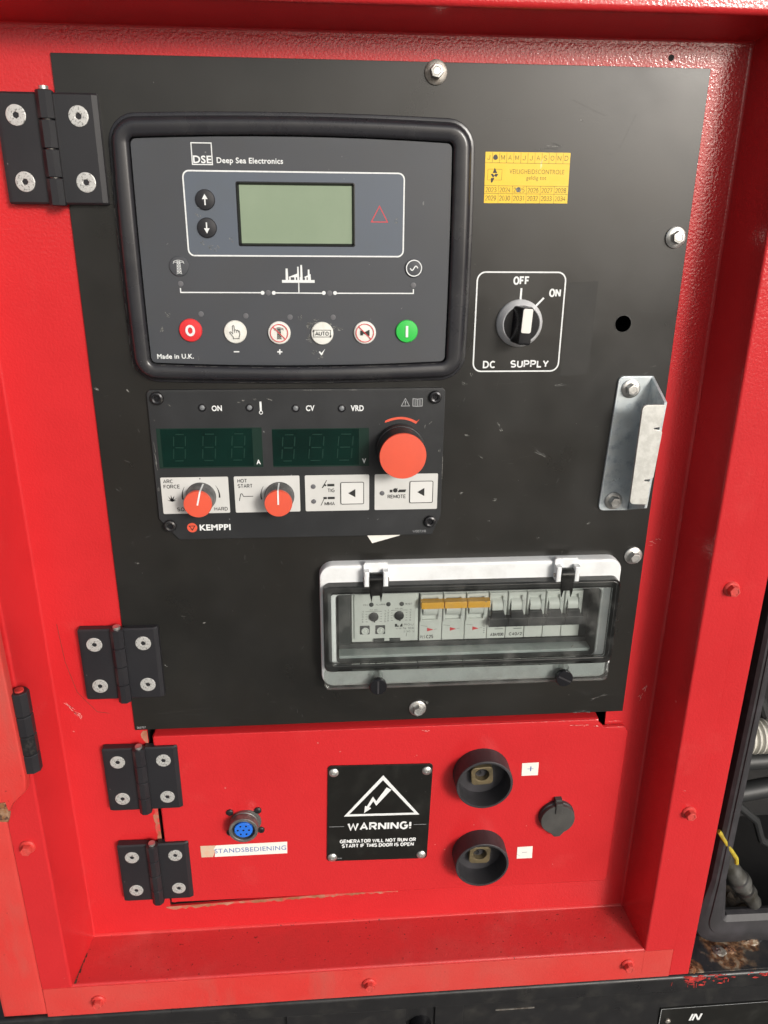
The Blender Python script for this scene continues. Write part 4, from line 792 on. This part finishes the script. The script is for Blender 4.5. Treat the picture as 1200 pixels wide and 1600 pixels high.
def breaker(x0, x1, label, group, yellow, cat='circuit breaker'):
    o = thing('circuit_breaker', label, cat, (x0 + x1) / 2, 436, 10, group)
    xm = (x0 + x1) / 2
    part('body', MB().box(x0 + .25, x1 - .25, 385, 436.2, 30, 11, b=.5), 'breaker', o)
    part('nose', MB().prism([(x0 + .6, 391), (x1 - .6, 391), (x1 - .6, 417), (x0 + .6, 417)], 11.2, 8.4, b=.5, holes=[[(x0 + 2.4, 394), (x1 - 4.4, 394), (x1 - 4.4, 415), (x0 + 2.4, 415)]]), 'breaker', o)
    part('rocker', MB().tube([(x0 + 2.8, 404.6, 14), (x1 - 4.8, 404.6, 14)], 8, 20), 'breaker', o)
    part('side_key', MB().box(x1 - 4, x1 - 1.4, 398, 412, 10, 7.6, b=.4), 'breaker_darker', o)
    if yellow: part('toggle', MB().box(x0 + .3, x1 - .1, 395, 401.4, 9, 1.6, b=.9).box(x0 + 3, x1 - 5, 398, 401, 12, 4), 'amber', o)
    else: part('toggle', MB().box(x0 + .02, x1 - .02, 412.4, 420.8, 9.4, 2.4, b=.9).prism([(x0 + 2.2, 406.6), (x1 - 4, 406.6), (x1 - 2, 413.4), (x0 + 2.2, 413.4)], 9, 3, b=.6).prism([(x0 + 6, 420), (x1 - 6, 420), (x0 + 8, 422.6)], 9, 5.4), 'dark_toggle', o)
    return o
xs = [245, 264.7, 284.4, 304, 324, 343.8, 363.6, 383.4, 386]
YL = ('pale breaker with raised amber toggle and small printed rating, next to the relay', 'pale breaker with raised amber toggle, middle of the three amber ones', 'pale breaker with raised amber toggle, beside the black toggle bar')
for i in range(3):
    o = breaker(xs[i], xs[i + 1], YL[i], 'breakers with amber toggles', True)
    x0 = xs[i]
    part('arrow_mark', MB().sheet([(x0 + 7, 423.8), (x0 + 7, 427.4), (x0 + 12.8, 425.8)], 10.9), 'red_print', o)
    q = MB().stroke([(x0 + 1.5, 421.5), (x0 + 7, 422.4)], .25, 10.9).stroke([(x0 + 13, 425.6), (x0 + 15.5, 425.2)], .25, 10.9)
    if i == 0: q.text('C25', x0 + 6.4, x0 + 12.6, 430.8, 434.2, 10.9, .022).text('PLS', x0 + 1.4, x0 + 5.6, 431.2, 434, 10.9)
    if i == 2: 
        for j in range(4): q.stroke([(x0 + 16.6, 424 + j * 2), (x0 + 17.8, 424 + j * 2)], .5, 10.9)
    part('small_print', q, 'black_print', o)
    part('top_print', MB().text(('W 1.6', 'CL 4', 'CL 4')[i], x0 + 3, x0 + 13, 388.4, 390.4, 10.9, .02), 'blue_print', o)
GL = ('pale breaker printed with a rating below, first under the black toggle bar', 'pale breaker with faint print, second along the black toggle bar', 'plain pale breaker in the middle of the black toggle bar', 'plain pale breaker with black toggle, second from the right end', 'plain pale breaker with black toggle at the right end of the row')
gx = [304, 320.4, 336.8, 353.2, 369.6, 386]
for i in range(5):
    x0, x1 = gx[i], gx[i + 1]
    o = breaker(x0, x1, GL[i], 'breakers with joined black toggles', False)
    if i < 2:
        q = MB().text(('A3A/030', 'C40/2')[i], x0 + 3.4, x1 - 1.4, 430.8, 433.9, 10.9, .018).stroke([(x0 + 7, 427), (x1 - 2, 427)], .5, 10.9)
        part('small_print', q, 'black_print', o)
        part('top_print', MB().text('W CL 40', x0 + 3, x1 - 2, 387.4, 389.4, 10.9, .02), 'blue_print', o)

# ================================================================== HINGES
def hinge(xc, yc, label):
    o = thing('leaf_hinge', label, 'hinge', xc, yc, 0, 'black leaf hinges left of the panel')
    h = 33
    for sg in (-1, 1):
        pf = [(sg * 4.6, .3), (sg * 4.6, -6.2), (sg * 28.6, -6.2), (sg * 31.6, -4.2 if sg > 0 else -5.4), (sg * 31.8, 1.6)]
        q = MB(); n = len(pf)
        rg = [[(xc + x, yc + y, z) for x, z in pf] for y in (-h, -h + .01, h - .01, h)]
        rg[0] = [(xc + x * .985, yc - h, z * .82) for x, z in pf]; rg[1] = [(xc + x, yc - h + 1.2, z) for x, z in pf]
        rg[2] = [(xc + x, yc + h - 1.2, z) for x, z in pf]; rg[3] = [(xc + x * .985, yc + h, z * .82) for x, z in pf]
        q.loft(rg, True); q.f.append((0, 1, 2, 3, 4))
        lf = part('leaf', q, 'hinge', o)
        for dy in (-19.5, 19.5):
            x, y = xc + sg * 19.4, yc + dy; a = rnd.uniform(0, 60)
            part('screw', MB().prism(circ(x, y, 6.3, 28), -5, -6.9, b=.5, holes=[circ(x, y, 2.0, 6, a)]).sheet(circ(x, y, 2.1, 6, a), -5.7), 'alu', lf)
    for k in range(4):
        y0 = yc - 34 + k * 17.1
        part('knuckle', MB().loft([[(xc + rr * math.cos(a), y, -7 + rr * math.sin(a)) for a in [R(22.5 + 45 * j) for j in range(8)]] for y, rr in ((y0, .1), (y0, 4.9), (y0 + .5, 5.5), (y0 + 16.2, 5.5), (y0 + 16.6, 4.9), (y0 + 16.6, .1))]), 'hinge', o)
    part('pin', MB().tube([(xc, yc - 36.2, -7), (xc, yc + 33, -7)], 3.0, 14), 'zinc', o)
    return o
hinge(-4.7, 55.9, 'black hinge with four silver screws, top left at the controller')
hinge(-2.4, 440, 'black hinge with four silver screws on the lower left edge of the black panel')
hinge(3.2, 556, 'upper of the two black hinges on the small red door')
hinge(4.3, 661.5, 'lower of the two black hinges on the small red door')
# weld-on hinge of the outer door and the door's folded edge
o = thing('barrel_hinge', 'black barrel hinge standing upright beside the red folded door edge at far left', 'hinge', -66, 503, -52)
for k, (y0, y1, mt) in enumerate(((432, 452, 'hinge'), (452.6, 470, 'hinge'), (470.6, 487, 'screw_black'), (487.6, 504, 'hinge'))):
    part('knuckle', MB().loft([[(-66.4 + rr * math.cos(a), y, -52 + rr * math.sin(a)) for a in [R(22.5 + 45 * j) for j in range(8)]] for y, rr in ((y0, .1), (y0, 6.4), (y0 + .6, 7), (y1 - .5, 7), (y1, 6.4), (y1, .1))]), mt, o)
part('pin', MB().tube([(-66.4, 430.6, -52), (-66.4, 500, -52)], 3.4, 14), 'red_rail', o)
part('mounting_wing', MB().box(-96, -66, 436, 500, -46, -49, b=.6), 'hinge', o)
o = thing('outer_door', 'folded red edge of an outer door with chipped lower corner at far left', 'door', -110, 541, -60)
part('leaf', MB().prism([(-150, 200), (-74, 200), (-70.6, 394), (-69.2, 506), (-71, 518), (-82, 529), (-86.5, 537), (-150, 540)], -54, -61.5, b=2.2, back=True), 'red_dusty', o)
part('chipped_corner', MB().prism([(-100, 528), (-88, 527), (-86.8, 539), (-88.6, 546), (-100, 545)], -58.5, -62.6, b=1, back=True), 'rust', o)

# ================================================================== CONNECTOR DOOR
DR = thing('connector_door', 'small red hinged door below the black panel carrying the sockets', 'door', 225, 704, 0)
dp = [(15.6, 514)] + [(405, 514.6), (411.5, 520.6), (413.6, 523), (432.6, 523.2), (437, 529)] + fillet([(437, 540), (436, 705), (420, 705)], 7, 5)[1:] + [(14.4, 702)]
vs = MB().prism(dp, .4, -3, b=1.4, back=True)
part('panel', vs, 'red', DR)
part('fold', MB().sweep(fillet([(513.2, 18), (514.2, -2.8), (523.4, -2.8)], 3), 15.8, 408, 'x'), 'red', DR)
part('fold', MB().sweep(fillet([(14.4, 18), (14.4, -2.6), (19, -2.6)], 2), 515, 702, 'y'), 'red', DR)
part('fold', MB().sweep(fillet([(698, -1.7), (703.2, -1.7), (703.2, 18)], 2), 16, 404, 'x'), 'red', DR)
s_ = MB()
for x, y, L, a in ((250, 519, 5, 0), (253, 519.4, 3, 0), (388, 519.6, 9, 0), (396, 520.4, 6, 0), (406, 521.4, 5, 15), (264, 648, 1.6, 0), (380, 680, .8, 0), (330, 590, .7, 0)):
    for k in range(4):
        px = x + rnd.uniform(-L, L) * .5; py = y + rnd.uniform(-.6, .6); l2 = L * rnd.uniform(.1, .3)
        s_.stroke([(px - l2, py), (px + l2, py + rnd.uniform(-.3, .3))], rnd.uniform(.3, .7), -3.1)
part('scuff_marks', s_, 'red_scuff', DR, kind='stuff')

# warning plate
N = thing('warning_plate', 'black riveted warning plate with lightning triangle on the small red door', 'warning sign', 210.5, 607.4, -3)
part('plate', MB().prism(rrect(163.2, 257.7, 553.1, 661.7, 3, 3), -3.05, -4.4, b=.3), 'warnplate', N)
z_ = -4.52
part('triangle', MB().stroke([(213, 566.8), (180.8, 608.2), (245.6, 608.2)], 3.4, z_, True), 'white', N)
part('lightning_arrow', MB().sheet([(216.6, 577.6), (221.0, 580.3), (207.7, 598), (204.9, 592.9), (201.2, 599.3), (203.2, 600.6), (196.8, 606), (197.5, 597.8), (199.2, 598.4), (204.4, 587.4), (207.5, 592.8)], z_ - .05), 'white', N)
part('lettering', MB().text('WARNING!', 181.8, 241, 616.8, 626, z_, .03), 'white', N)
words(N, 'white', z_, .032, ('GENERATOR WILL NOT RUN OR', 175, 246.3, 636.2, 640.6), ('START IF THIS DOOR IS OPEN', 176.9, 244.5, 641.6, 646))
part('side_line', MB().stroke([(165, 620.9), (178.8, 620.9)], .4, z_), 'grey_print', N); part('side_line', MB().stroke([(243.4, 620.9), (255, 620.9)], .4, z_), 'grey_print', N)
part('small_print', MB().text('00278', 173, 177, 657.6, 659, z_), 'grey_print', N)
for x, y in ((168.5, 560), (252.3, 560), (168.2, 656.8), (252.1, 656.8)):
    rv = part('rivet', MB().lathe(x, y, [(4.4, -4.3), (4.3, -5.2), (3.2, -6.1), (1.3, -6.5), (1.1, -6.0), (.3, -6)], 22), 'zinc', N)
N.rotation_euler = (0, R(1.5), 0)

# welding sockets
def socket(cx, cy, r, label, ang):
    o = thing('welding_socket', label, 'socket', cx, cy, -3, 'welding sockets on the red door')
    part('rubber_collar', MB().loft([Z3(circ(cx, cy, q, 40), z) for q, z in ((r + .4, -2.6), (r + .3, -6), (r, -20), (r - .1, -20.8), (r - .6, -21.2), (r - 2.2, -21.2), (r - 2.6, -20.6), (r - 3.2, -4.2), (r - 3.4, -3.2))], True), 'rubber', o)
    ins = part('brass_contact', MB().prism(rrect(cx - 10, cx + 10, cy - 9.6, cy + 9.6, 4.2, 4), -3, -8.8, b=.8, holes=[circ(cx, cy - 1.2, 6.3, 26)]).rot(cx, cy, ang), 'brass', o)
    part('bore', MB().loft([Z3(circ(cx, cy - 1.2, 6.4, 26), -8.3), Z3(circ(cx, cy - 1.2, 6, 26), -4), Z3(circ(cx, cy - 1.2, 5, 26), 3)], True), 'brass', ins)
    part('key_slot', MB().box(cx - 1.6, cx + 1.6, cy - 7.4, cy - 3, -6, -9.1, b=.2).rot(cx, cy, -40), 'screw_black', ins)
    return o
socket(303.6, 566.6, 25.6, 'upper black rubber socket with brass contact, beside the plus label', -4)
socket(306.2, 658.6, 25.2, 'lower black rubber socket with brass contact, beside the minus label', 2)
# covered auxiliary socket
o = thing('capped_socket', 'small dark rubber capped socket at the right side of the red door', 'socket', 378, 620, -3)
part('collar', MB().lathe(378, 619.6, [(17, -2.9), (16.8, -6), (16, -6.6)], 36), 'rubber', o)
capo = [(378 + r * math.cos(R(a)), 620.2 + r * math.sin(R(a))) for a, r in [(a, 16.2 + (3.6 if abs((a % 360) - 90) < 14 else 1.6 if abs((a % 360) - 90) < 22 else 0)) for a in range(0, 360, 8)]]
part('cap', MB().prism(capo, -6.4, -10, b=1), 'rubber_grey', o)
part('strap', MB().box(374.4, 381.4, 600.6, 612, -6, -11.4, b=1.2).box(374.8, 381, 598.4, 603, -3, -8, b=1), 'rubber_grey', o)
# round signal connector
o = thing('round_connector', 'grey round connector with blue seven pin insert above the white label', 'connector', 88, 610, -3)
cx, cy = 88, 609.6
part('flange', MB().prism(circ(cx + 2.5, cy, 12.6, 36), -2.9, -4.4, b=.4), 'conn_metal', o)
for dx, dy in ((-12.6, -11), (12.6, -12), (-13.6, 11.6), (14.4, 10.4)):
    sw = part('screw', MB().lathe(cx + dx, cy + dy, [(3.3, -2.9), (3.2, -4.4), (2.2, -5), (1.4, -5.1), (1.2, -4.4)], 16), 'screw_black', o)
part('shell', MB().loft([Z3(circ(cx, cy, q, 44), z) for q, z in ((12.6, -3.4), (12.8, -6.4), (12.2, -7), (12.2, -8.4), (12.9, -8.8), (13.1, -14.8), (12.6, -15.4), (10.6, -15.4), (10.2, -15), (10.1, -9))], True), 'conn_metal', o)
ins = part('insert', MB().lathe(cx, cy, [(8.2, -9), (8.1, -14.2), (7.8, -14.5), (1, -14.5)], 32), 'blue', o)
hb_ = MB()
for a, r in [(0, 0)] + [(i * 60, 5) for i in range(6)]: hb_.sheet(circ(cx + r * math.cos(R(a)), cy + r * math.sin(R(a)), .95, 10), -14.56)
part('pin_hole', hb_, 'nearblack', ins)
# labels on the door
o = thing('name_label', 'narrow white name label with blue lettering and a torn left end', 'label', 86, 649, -3)
part('paper_strip', MB().prism([(60.5, 635.9), (125.6, 635.6), (125.2, 649.2), (58.4, 649.2), (59.4, 643), (58.2, 640)], -3.05, -3.25), 'paper', o)
part('torn_end', MB().prism([(46.2, 635.7), (60.3, 635.9), (58.4, 640), (59.3, 643), (57, 649.2), (46.4, 649)], -3.05, -3.2), 'paper_stained', o)
part('lettering', MB().type('STANDSBEDIENING', 58.8, 124.4, 639.8, 645, -3.35, .004), 'blue_print', o)
solo('polarity_sticker', MB().prism([(341.2, 558.8), (356.6, 558.6), (356.8, 572.8), (341.6, 572.8)], -3.05, -3.3), 'paper', 'white square sticker with a plus sign beside the upper socket', 'sticker')
q = bpy.data.objects['polarity_sticker']; part('plus_sign', MB().stroke([(346.6, 565.2), (352.2, 565.2)], .5, -3.4).stroke([(349.6, 562.6), (349.6, 567.8)], .9, -3.42), 'blue_print', q)
q = solo('polarity_sticker', MB().prism([(343.6, 656.4), (358.4, 656.2), (358.8, 670.6), (343.8, 670.4)], -3.05, -3.3), 'paper', 'white square sticker with a minus sign beside the lower socket', 'sticker')
part('minus_sign', MB().stroke([(348.6, 663), (353.2, 663)], .6, -3.4).stroke([(344, 665), (347, 667.4)], .25, -3.4), 'grey_print', q)

# ================================================================== BASE FRAME
F = thing('base_frame', 'black painted chassis rail under the red housing with rust and red paint smears', 'chassis', 200, 820, -40)
part('rail', MB().sweep(fillet([(787, 60), (787, -46.8), (806, -46.8), (806, -44)], 4.5, 5), -170, 720, 'x'), 'base', F)
part('ledge', MB().box(514.5, 720, 786.4, 788, 60, -43.5, b=.4), 'ledge', F)
part('lower_panel', MB().prism([(-170, 806), (720, 806), (720, 1000), (-170, 1000)], -36, -38), 'base', F)
part('slot', MB().box(325, 364, 826, 827.4, -36, -38.6), 'zinc_dull', F)
part('side_block', MB().box(264, 292, 812, 860, -36, -41, b=1), 'base', F)
part('side_block', MB().box(120, 236, 812, 860, -36, -42, b=1), 'base', F)
part('rotary_knob', MB().lathe(250, 838, [(11, -37), (11, -50), (10, -51), (2, -51.2)], 30), 'nearblack', F)
def blob(cx, cy, cz, rx, ry, rz, seed, n=10):
    q = random.Random(seed); mb = MB(); rings = []
    for i in range(n // 2 + 1):
        th = math.pi / 2 * i / (n // 2); rings.append([(cx + rx * math.cos(2 * math.pi * j / n) * math.cos(th) * q.uniform(.75, 1.2), cy - ry * math.sin(th) * q.uniform(.7, 1.2), cz + rz * math.sin(2 * math.pi * j / n) * math.cos(th) * q.uniform(.75, 1.2)) for j in range(n)])
    return mb.loft(rings, True)
part('rusted_bolt', blob(556, 786.5, -22, 6.5, 3, 6, 3, 12), 'zinc_dull', F)
part('rust_scab', blob(567, 786.5, -21, 6, 1.8, 5, 4, 16), 'rust', F)
part('rust_scab', blob(519, 786.5, -39, 4, 2.0, 5, 6, 16), 'rust', F)
part('weld_lump', blob(592, 786.5, -14, 12, 3, 4, 9, 14), 'ledge', F)
sm = MB()
for i in range(70):
    x = rnd.choice((rnd.uniform(512, 530), rnd.uniform(510, 545), rnd.uniform(545, 625))); y = 788.2 + abs(rnd.gauss(0, 4.2)); l2 = rnd.uniform(.4, 4) * (1.4 if x < 545 else 1)
    zf = -47.1 if y > 791.5 else -47.1 + (791.5 - y) ** 2 * .11
    sm.add([(x - l2, y, zf), (x - l2 * .3, y - rnd.uniform(.4, 1.6), zf + .1), (x + l2, y - .2, zf), (x + l2 * .4, y + rnd.uniform(.4, 1.8), zf - .03)], [(0, 1, 2, 3)])
for i in range(8):
    x = rnd.uniform(495, 560); y = rnd.uniform(792, 798); sm.stroke([(x, y), (x + rnd.uniform(-1.5, 1.5), y + rnd.uniform(3, 7))], rnd.uniform(.4, 1), -47.1)
part('paint_smears', sm, 'red_rail', F, kind='stuff')
IN = thing('inlet_plate', 'black plate lettered IN with one small rivet, below the chassis rail', 'sign', 560, 860, -38)
part('plate', MB().prism([(494.8, 839.4), (720, 838), (720, 930), (495.6, 930)], -38, -39.6, b=.3), 'warnplate', IN)
part('border', MB().stroke([(496, 929), (495.6, 840.2), (719, 838.8)], .5, -39.7), 'grey_print', IN)
part('lettering', MB().text('IN', 526.4, 537.8, 848.8, 860, -39.75, .02, .2), 'white', IN)
part('rivet', MB().lathe(504, 857, [(3, -39.5), (2.8, -40.6), (1.6, -41.4), (.4, -41.4)], 16), 'zinc_dull', IN)

# ================================================================== ENGINE BAY SEEN AT THE RIGHT
E_ = thing('engine_bay', 'dark open engine bay behind the black rubber door seal at right', 'engine bay', 640, 786, 60)
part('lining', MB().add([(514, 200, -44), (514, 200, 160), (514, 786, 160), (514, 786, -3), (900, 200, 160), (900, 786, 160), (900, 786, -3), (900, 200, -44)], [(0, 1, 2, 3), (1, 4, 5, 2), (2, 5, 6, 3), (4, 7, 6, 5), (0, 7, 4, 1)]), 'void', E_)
part('drum', MB().tube([(640, 200, 90), (640, 470, 90), (640, 492, 90), (640, 498, 90)], [62, 62, 58, 40], 40), 'nearblack', E_)
part('bracket_bar', MB().box(540, 900, 604, 612, 60, 44, b=1), 'hose', E_)
part('drip_tray', blob(575, 786, 25, 45, 26, 22, 11, 14), 'muck', E_)
path = [(545, 100, -10), (545, 300, -10), (545, 500, -10), (545, 700, -9)] + [(563 - 18 * math.cos(R(a)), 751 + 18 * math.sin(R(a)), -8) for a in range(0, 91, 15)] + [(620, 770, -8), (720, 771, -8)]
so_ = thing('door_seal', 'thick black rubber seal curving round the engine bay opening', 'seal', 545, 770, -8)
q = MB(); rings = []
for i, p in enumerate(path):
    t = (Vector(path[min(i + 1, len(path) - 1)]) - Vector(path[max(i - 1, 0)])).normalized(); nn = Vector((-t.y, t.x, 0)).normalized()
    hw = 7 + (11.5 * min(1, max(0, (p[1] - 690) / 75)))
    rings.append([tuple(Vector(p) + nn * a * hw / 9 + Vector((0, 0, c))) for a, c in ((9, 6), (9.5, 0), (8, -5), (4.5, -7.5), (1.5, -7.6), (1.2, -8.6), (-.4, -8.8), (-3, -8), (-6.5, -7), (-9, -3), (-9.6, 2), (-9, 6))])
q.loft(rings); part('rubber_profile', q, 'rubber', so_, angle=25)
cp = [(548 + i * .9, 551.5, 12) for i in range(150)]
solo('corrugated_conduit', MB().tube(cp, [15.4 + 1.5 * math.sin(i * 1.05) for i in range(150)], 20), 'conduit', 'cream corrugated conduit crossing the dark engine bay', 'conduit')
o = solo('black_pipe', MB().tube([(535, 584, 16), (600, 584, 18), (700, 584, 20)], 9, 14), 'hose', 'smooth black pipe running just below the cream conduit', 'pipe')
o = solo('black_hose', MB().tube([(535, 650, 34), (560, 642, 36), (620, 636, 40), (720, 634, 40)], 10, 14), 'hose', 'black rubber hose crossing the middle of the engine bay', 'hose')
o = thing('hose_coupling', 'grimy ribbed steel hose coupling pointing down into the engine bay', 'coupling', 585, 735, 0)
a_, b_ = Vector((538, 662, 2)), Vector((597, 748, -2)); dv = (b_ - a_)
pr_ = [(0, 7.5), (.18, 8), (.19, 11.6), (.33, 12), (.34, 9.8), (.6, 11), (.61, 12.8), (.68, 12.8), (.69, 8.8), (.77, 8.8), (.78, 11), (.84, 11), (.85, 8.6), (.97, 8.8), (1, 7.6), (1, 4), (.96, 3.6)]
part('body', MB().tube([tuple(a_ + dv * t) for t, r in pr_], [r * .88 for t, r in pr_], 20), 'coupling', o)
part('nipple', MB().tube([tuple(a_ + dv * .9), tuple(a_ + dv * 1.03)], 3, 12), 'zinc', o)
solo('yellow_tie', MB().tube([(534, 638, -15), (546, 656, -16), (557, 672, -16), (559, 679, -15)], 2.1, 8), 'yellow_strap', 'bright yellow tie strip lying along the hose coupling', 'cable tie')
solo('elbow_fitting', MB().tube([(540, 742, 6), (548, 738, 4), (556, 739, 3), (561, 745, 3), (562, 760, 4)], [4, 4.6, 4.6, 4.6, 4.2], 12), 'coupling', 'small grimy elbow fitting low in the corner beside the hose coupling', 'fitting')
solo('thin_cable', MB().tube([(535, 625, 22), (570, 640, 24), (600, 668, 28), (615, 700, 34), (640, 720, 40), (720, 735, 44)], 4, 10), 'hose', 'thin black cable sagging behind the hose coupling', 'cable')
solo('loom_cable', MB().tube([(560, 500, 30), (575, 520, 22), (600, 575, 24), (640, 600, 30)], 5, 10), 'hose', 'black cable loom passing behind the cream conduit', 'cable')
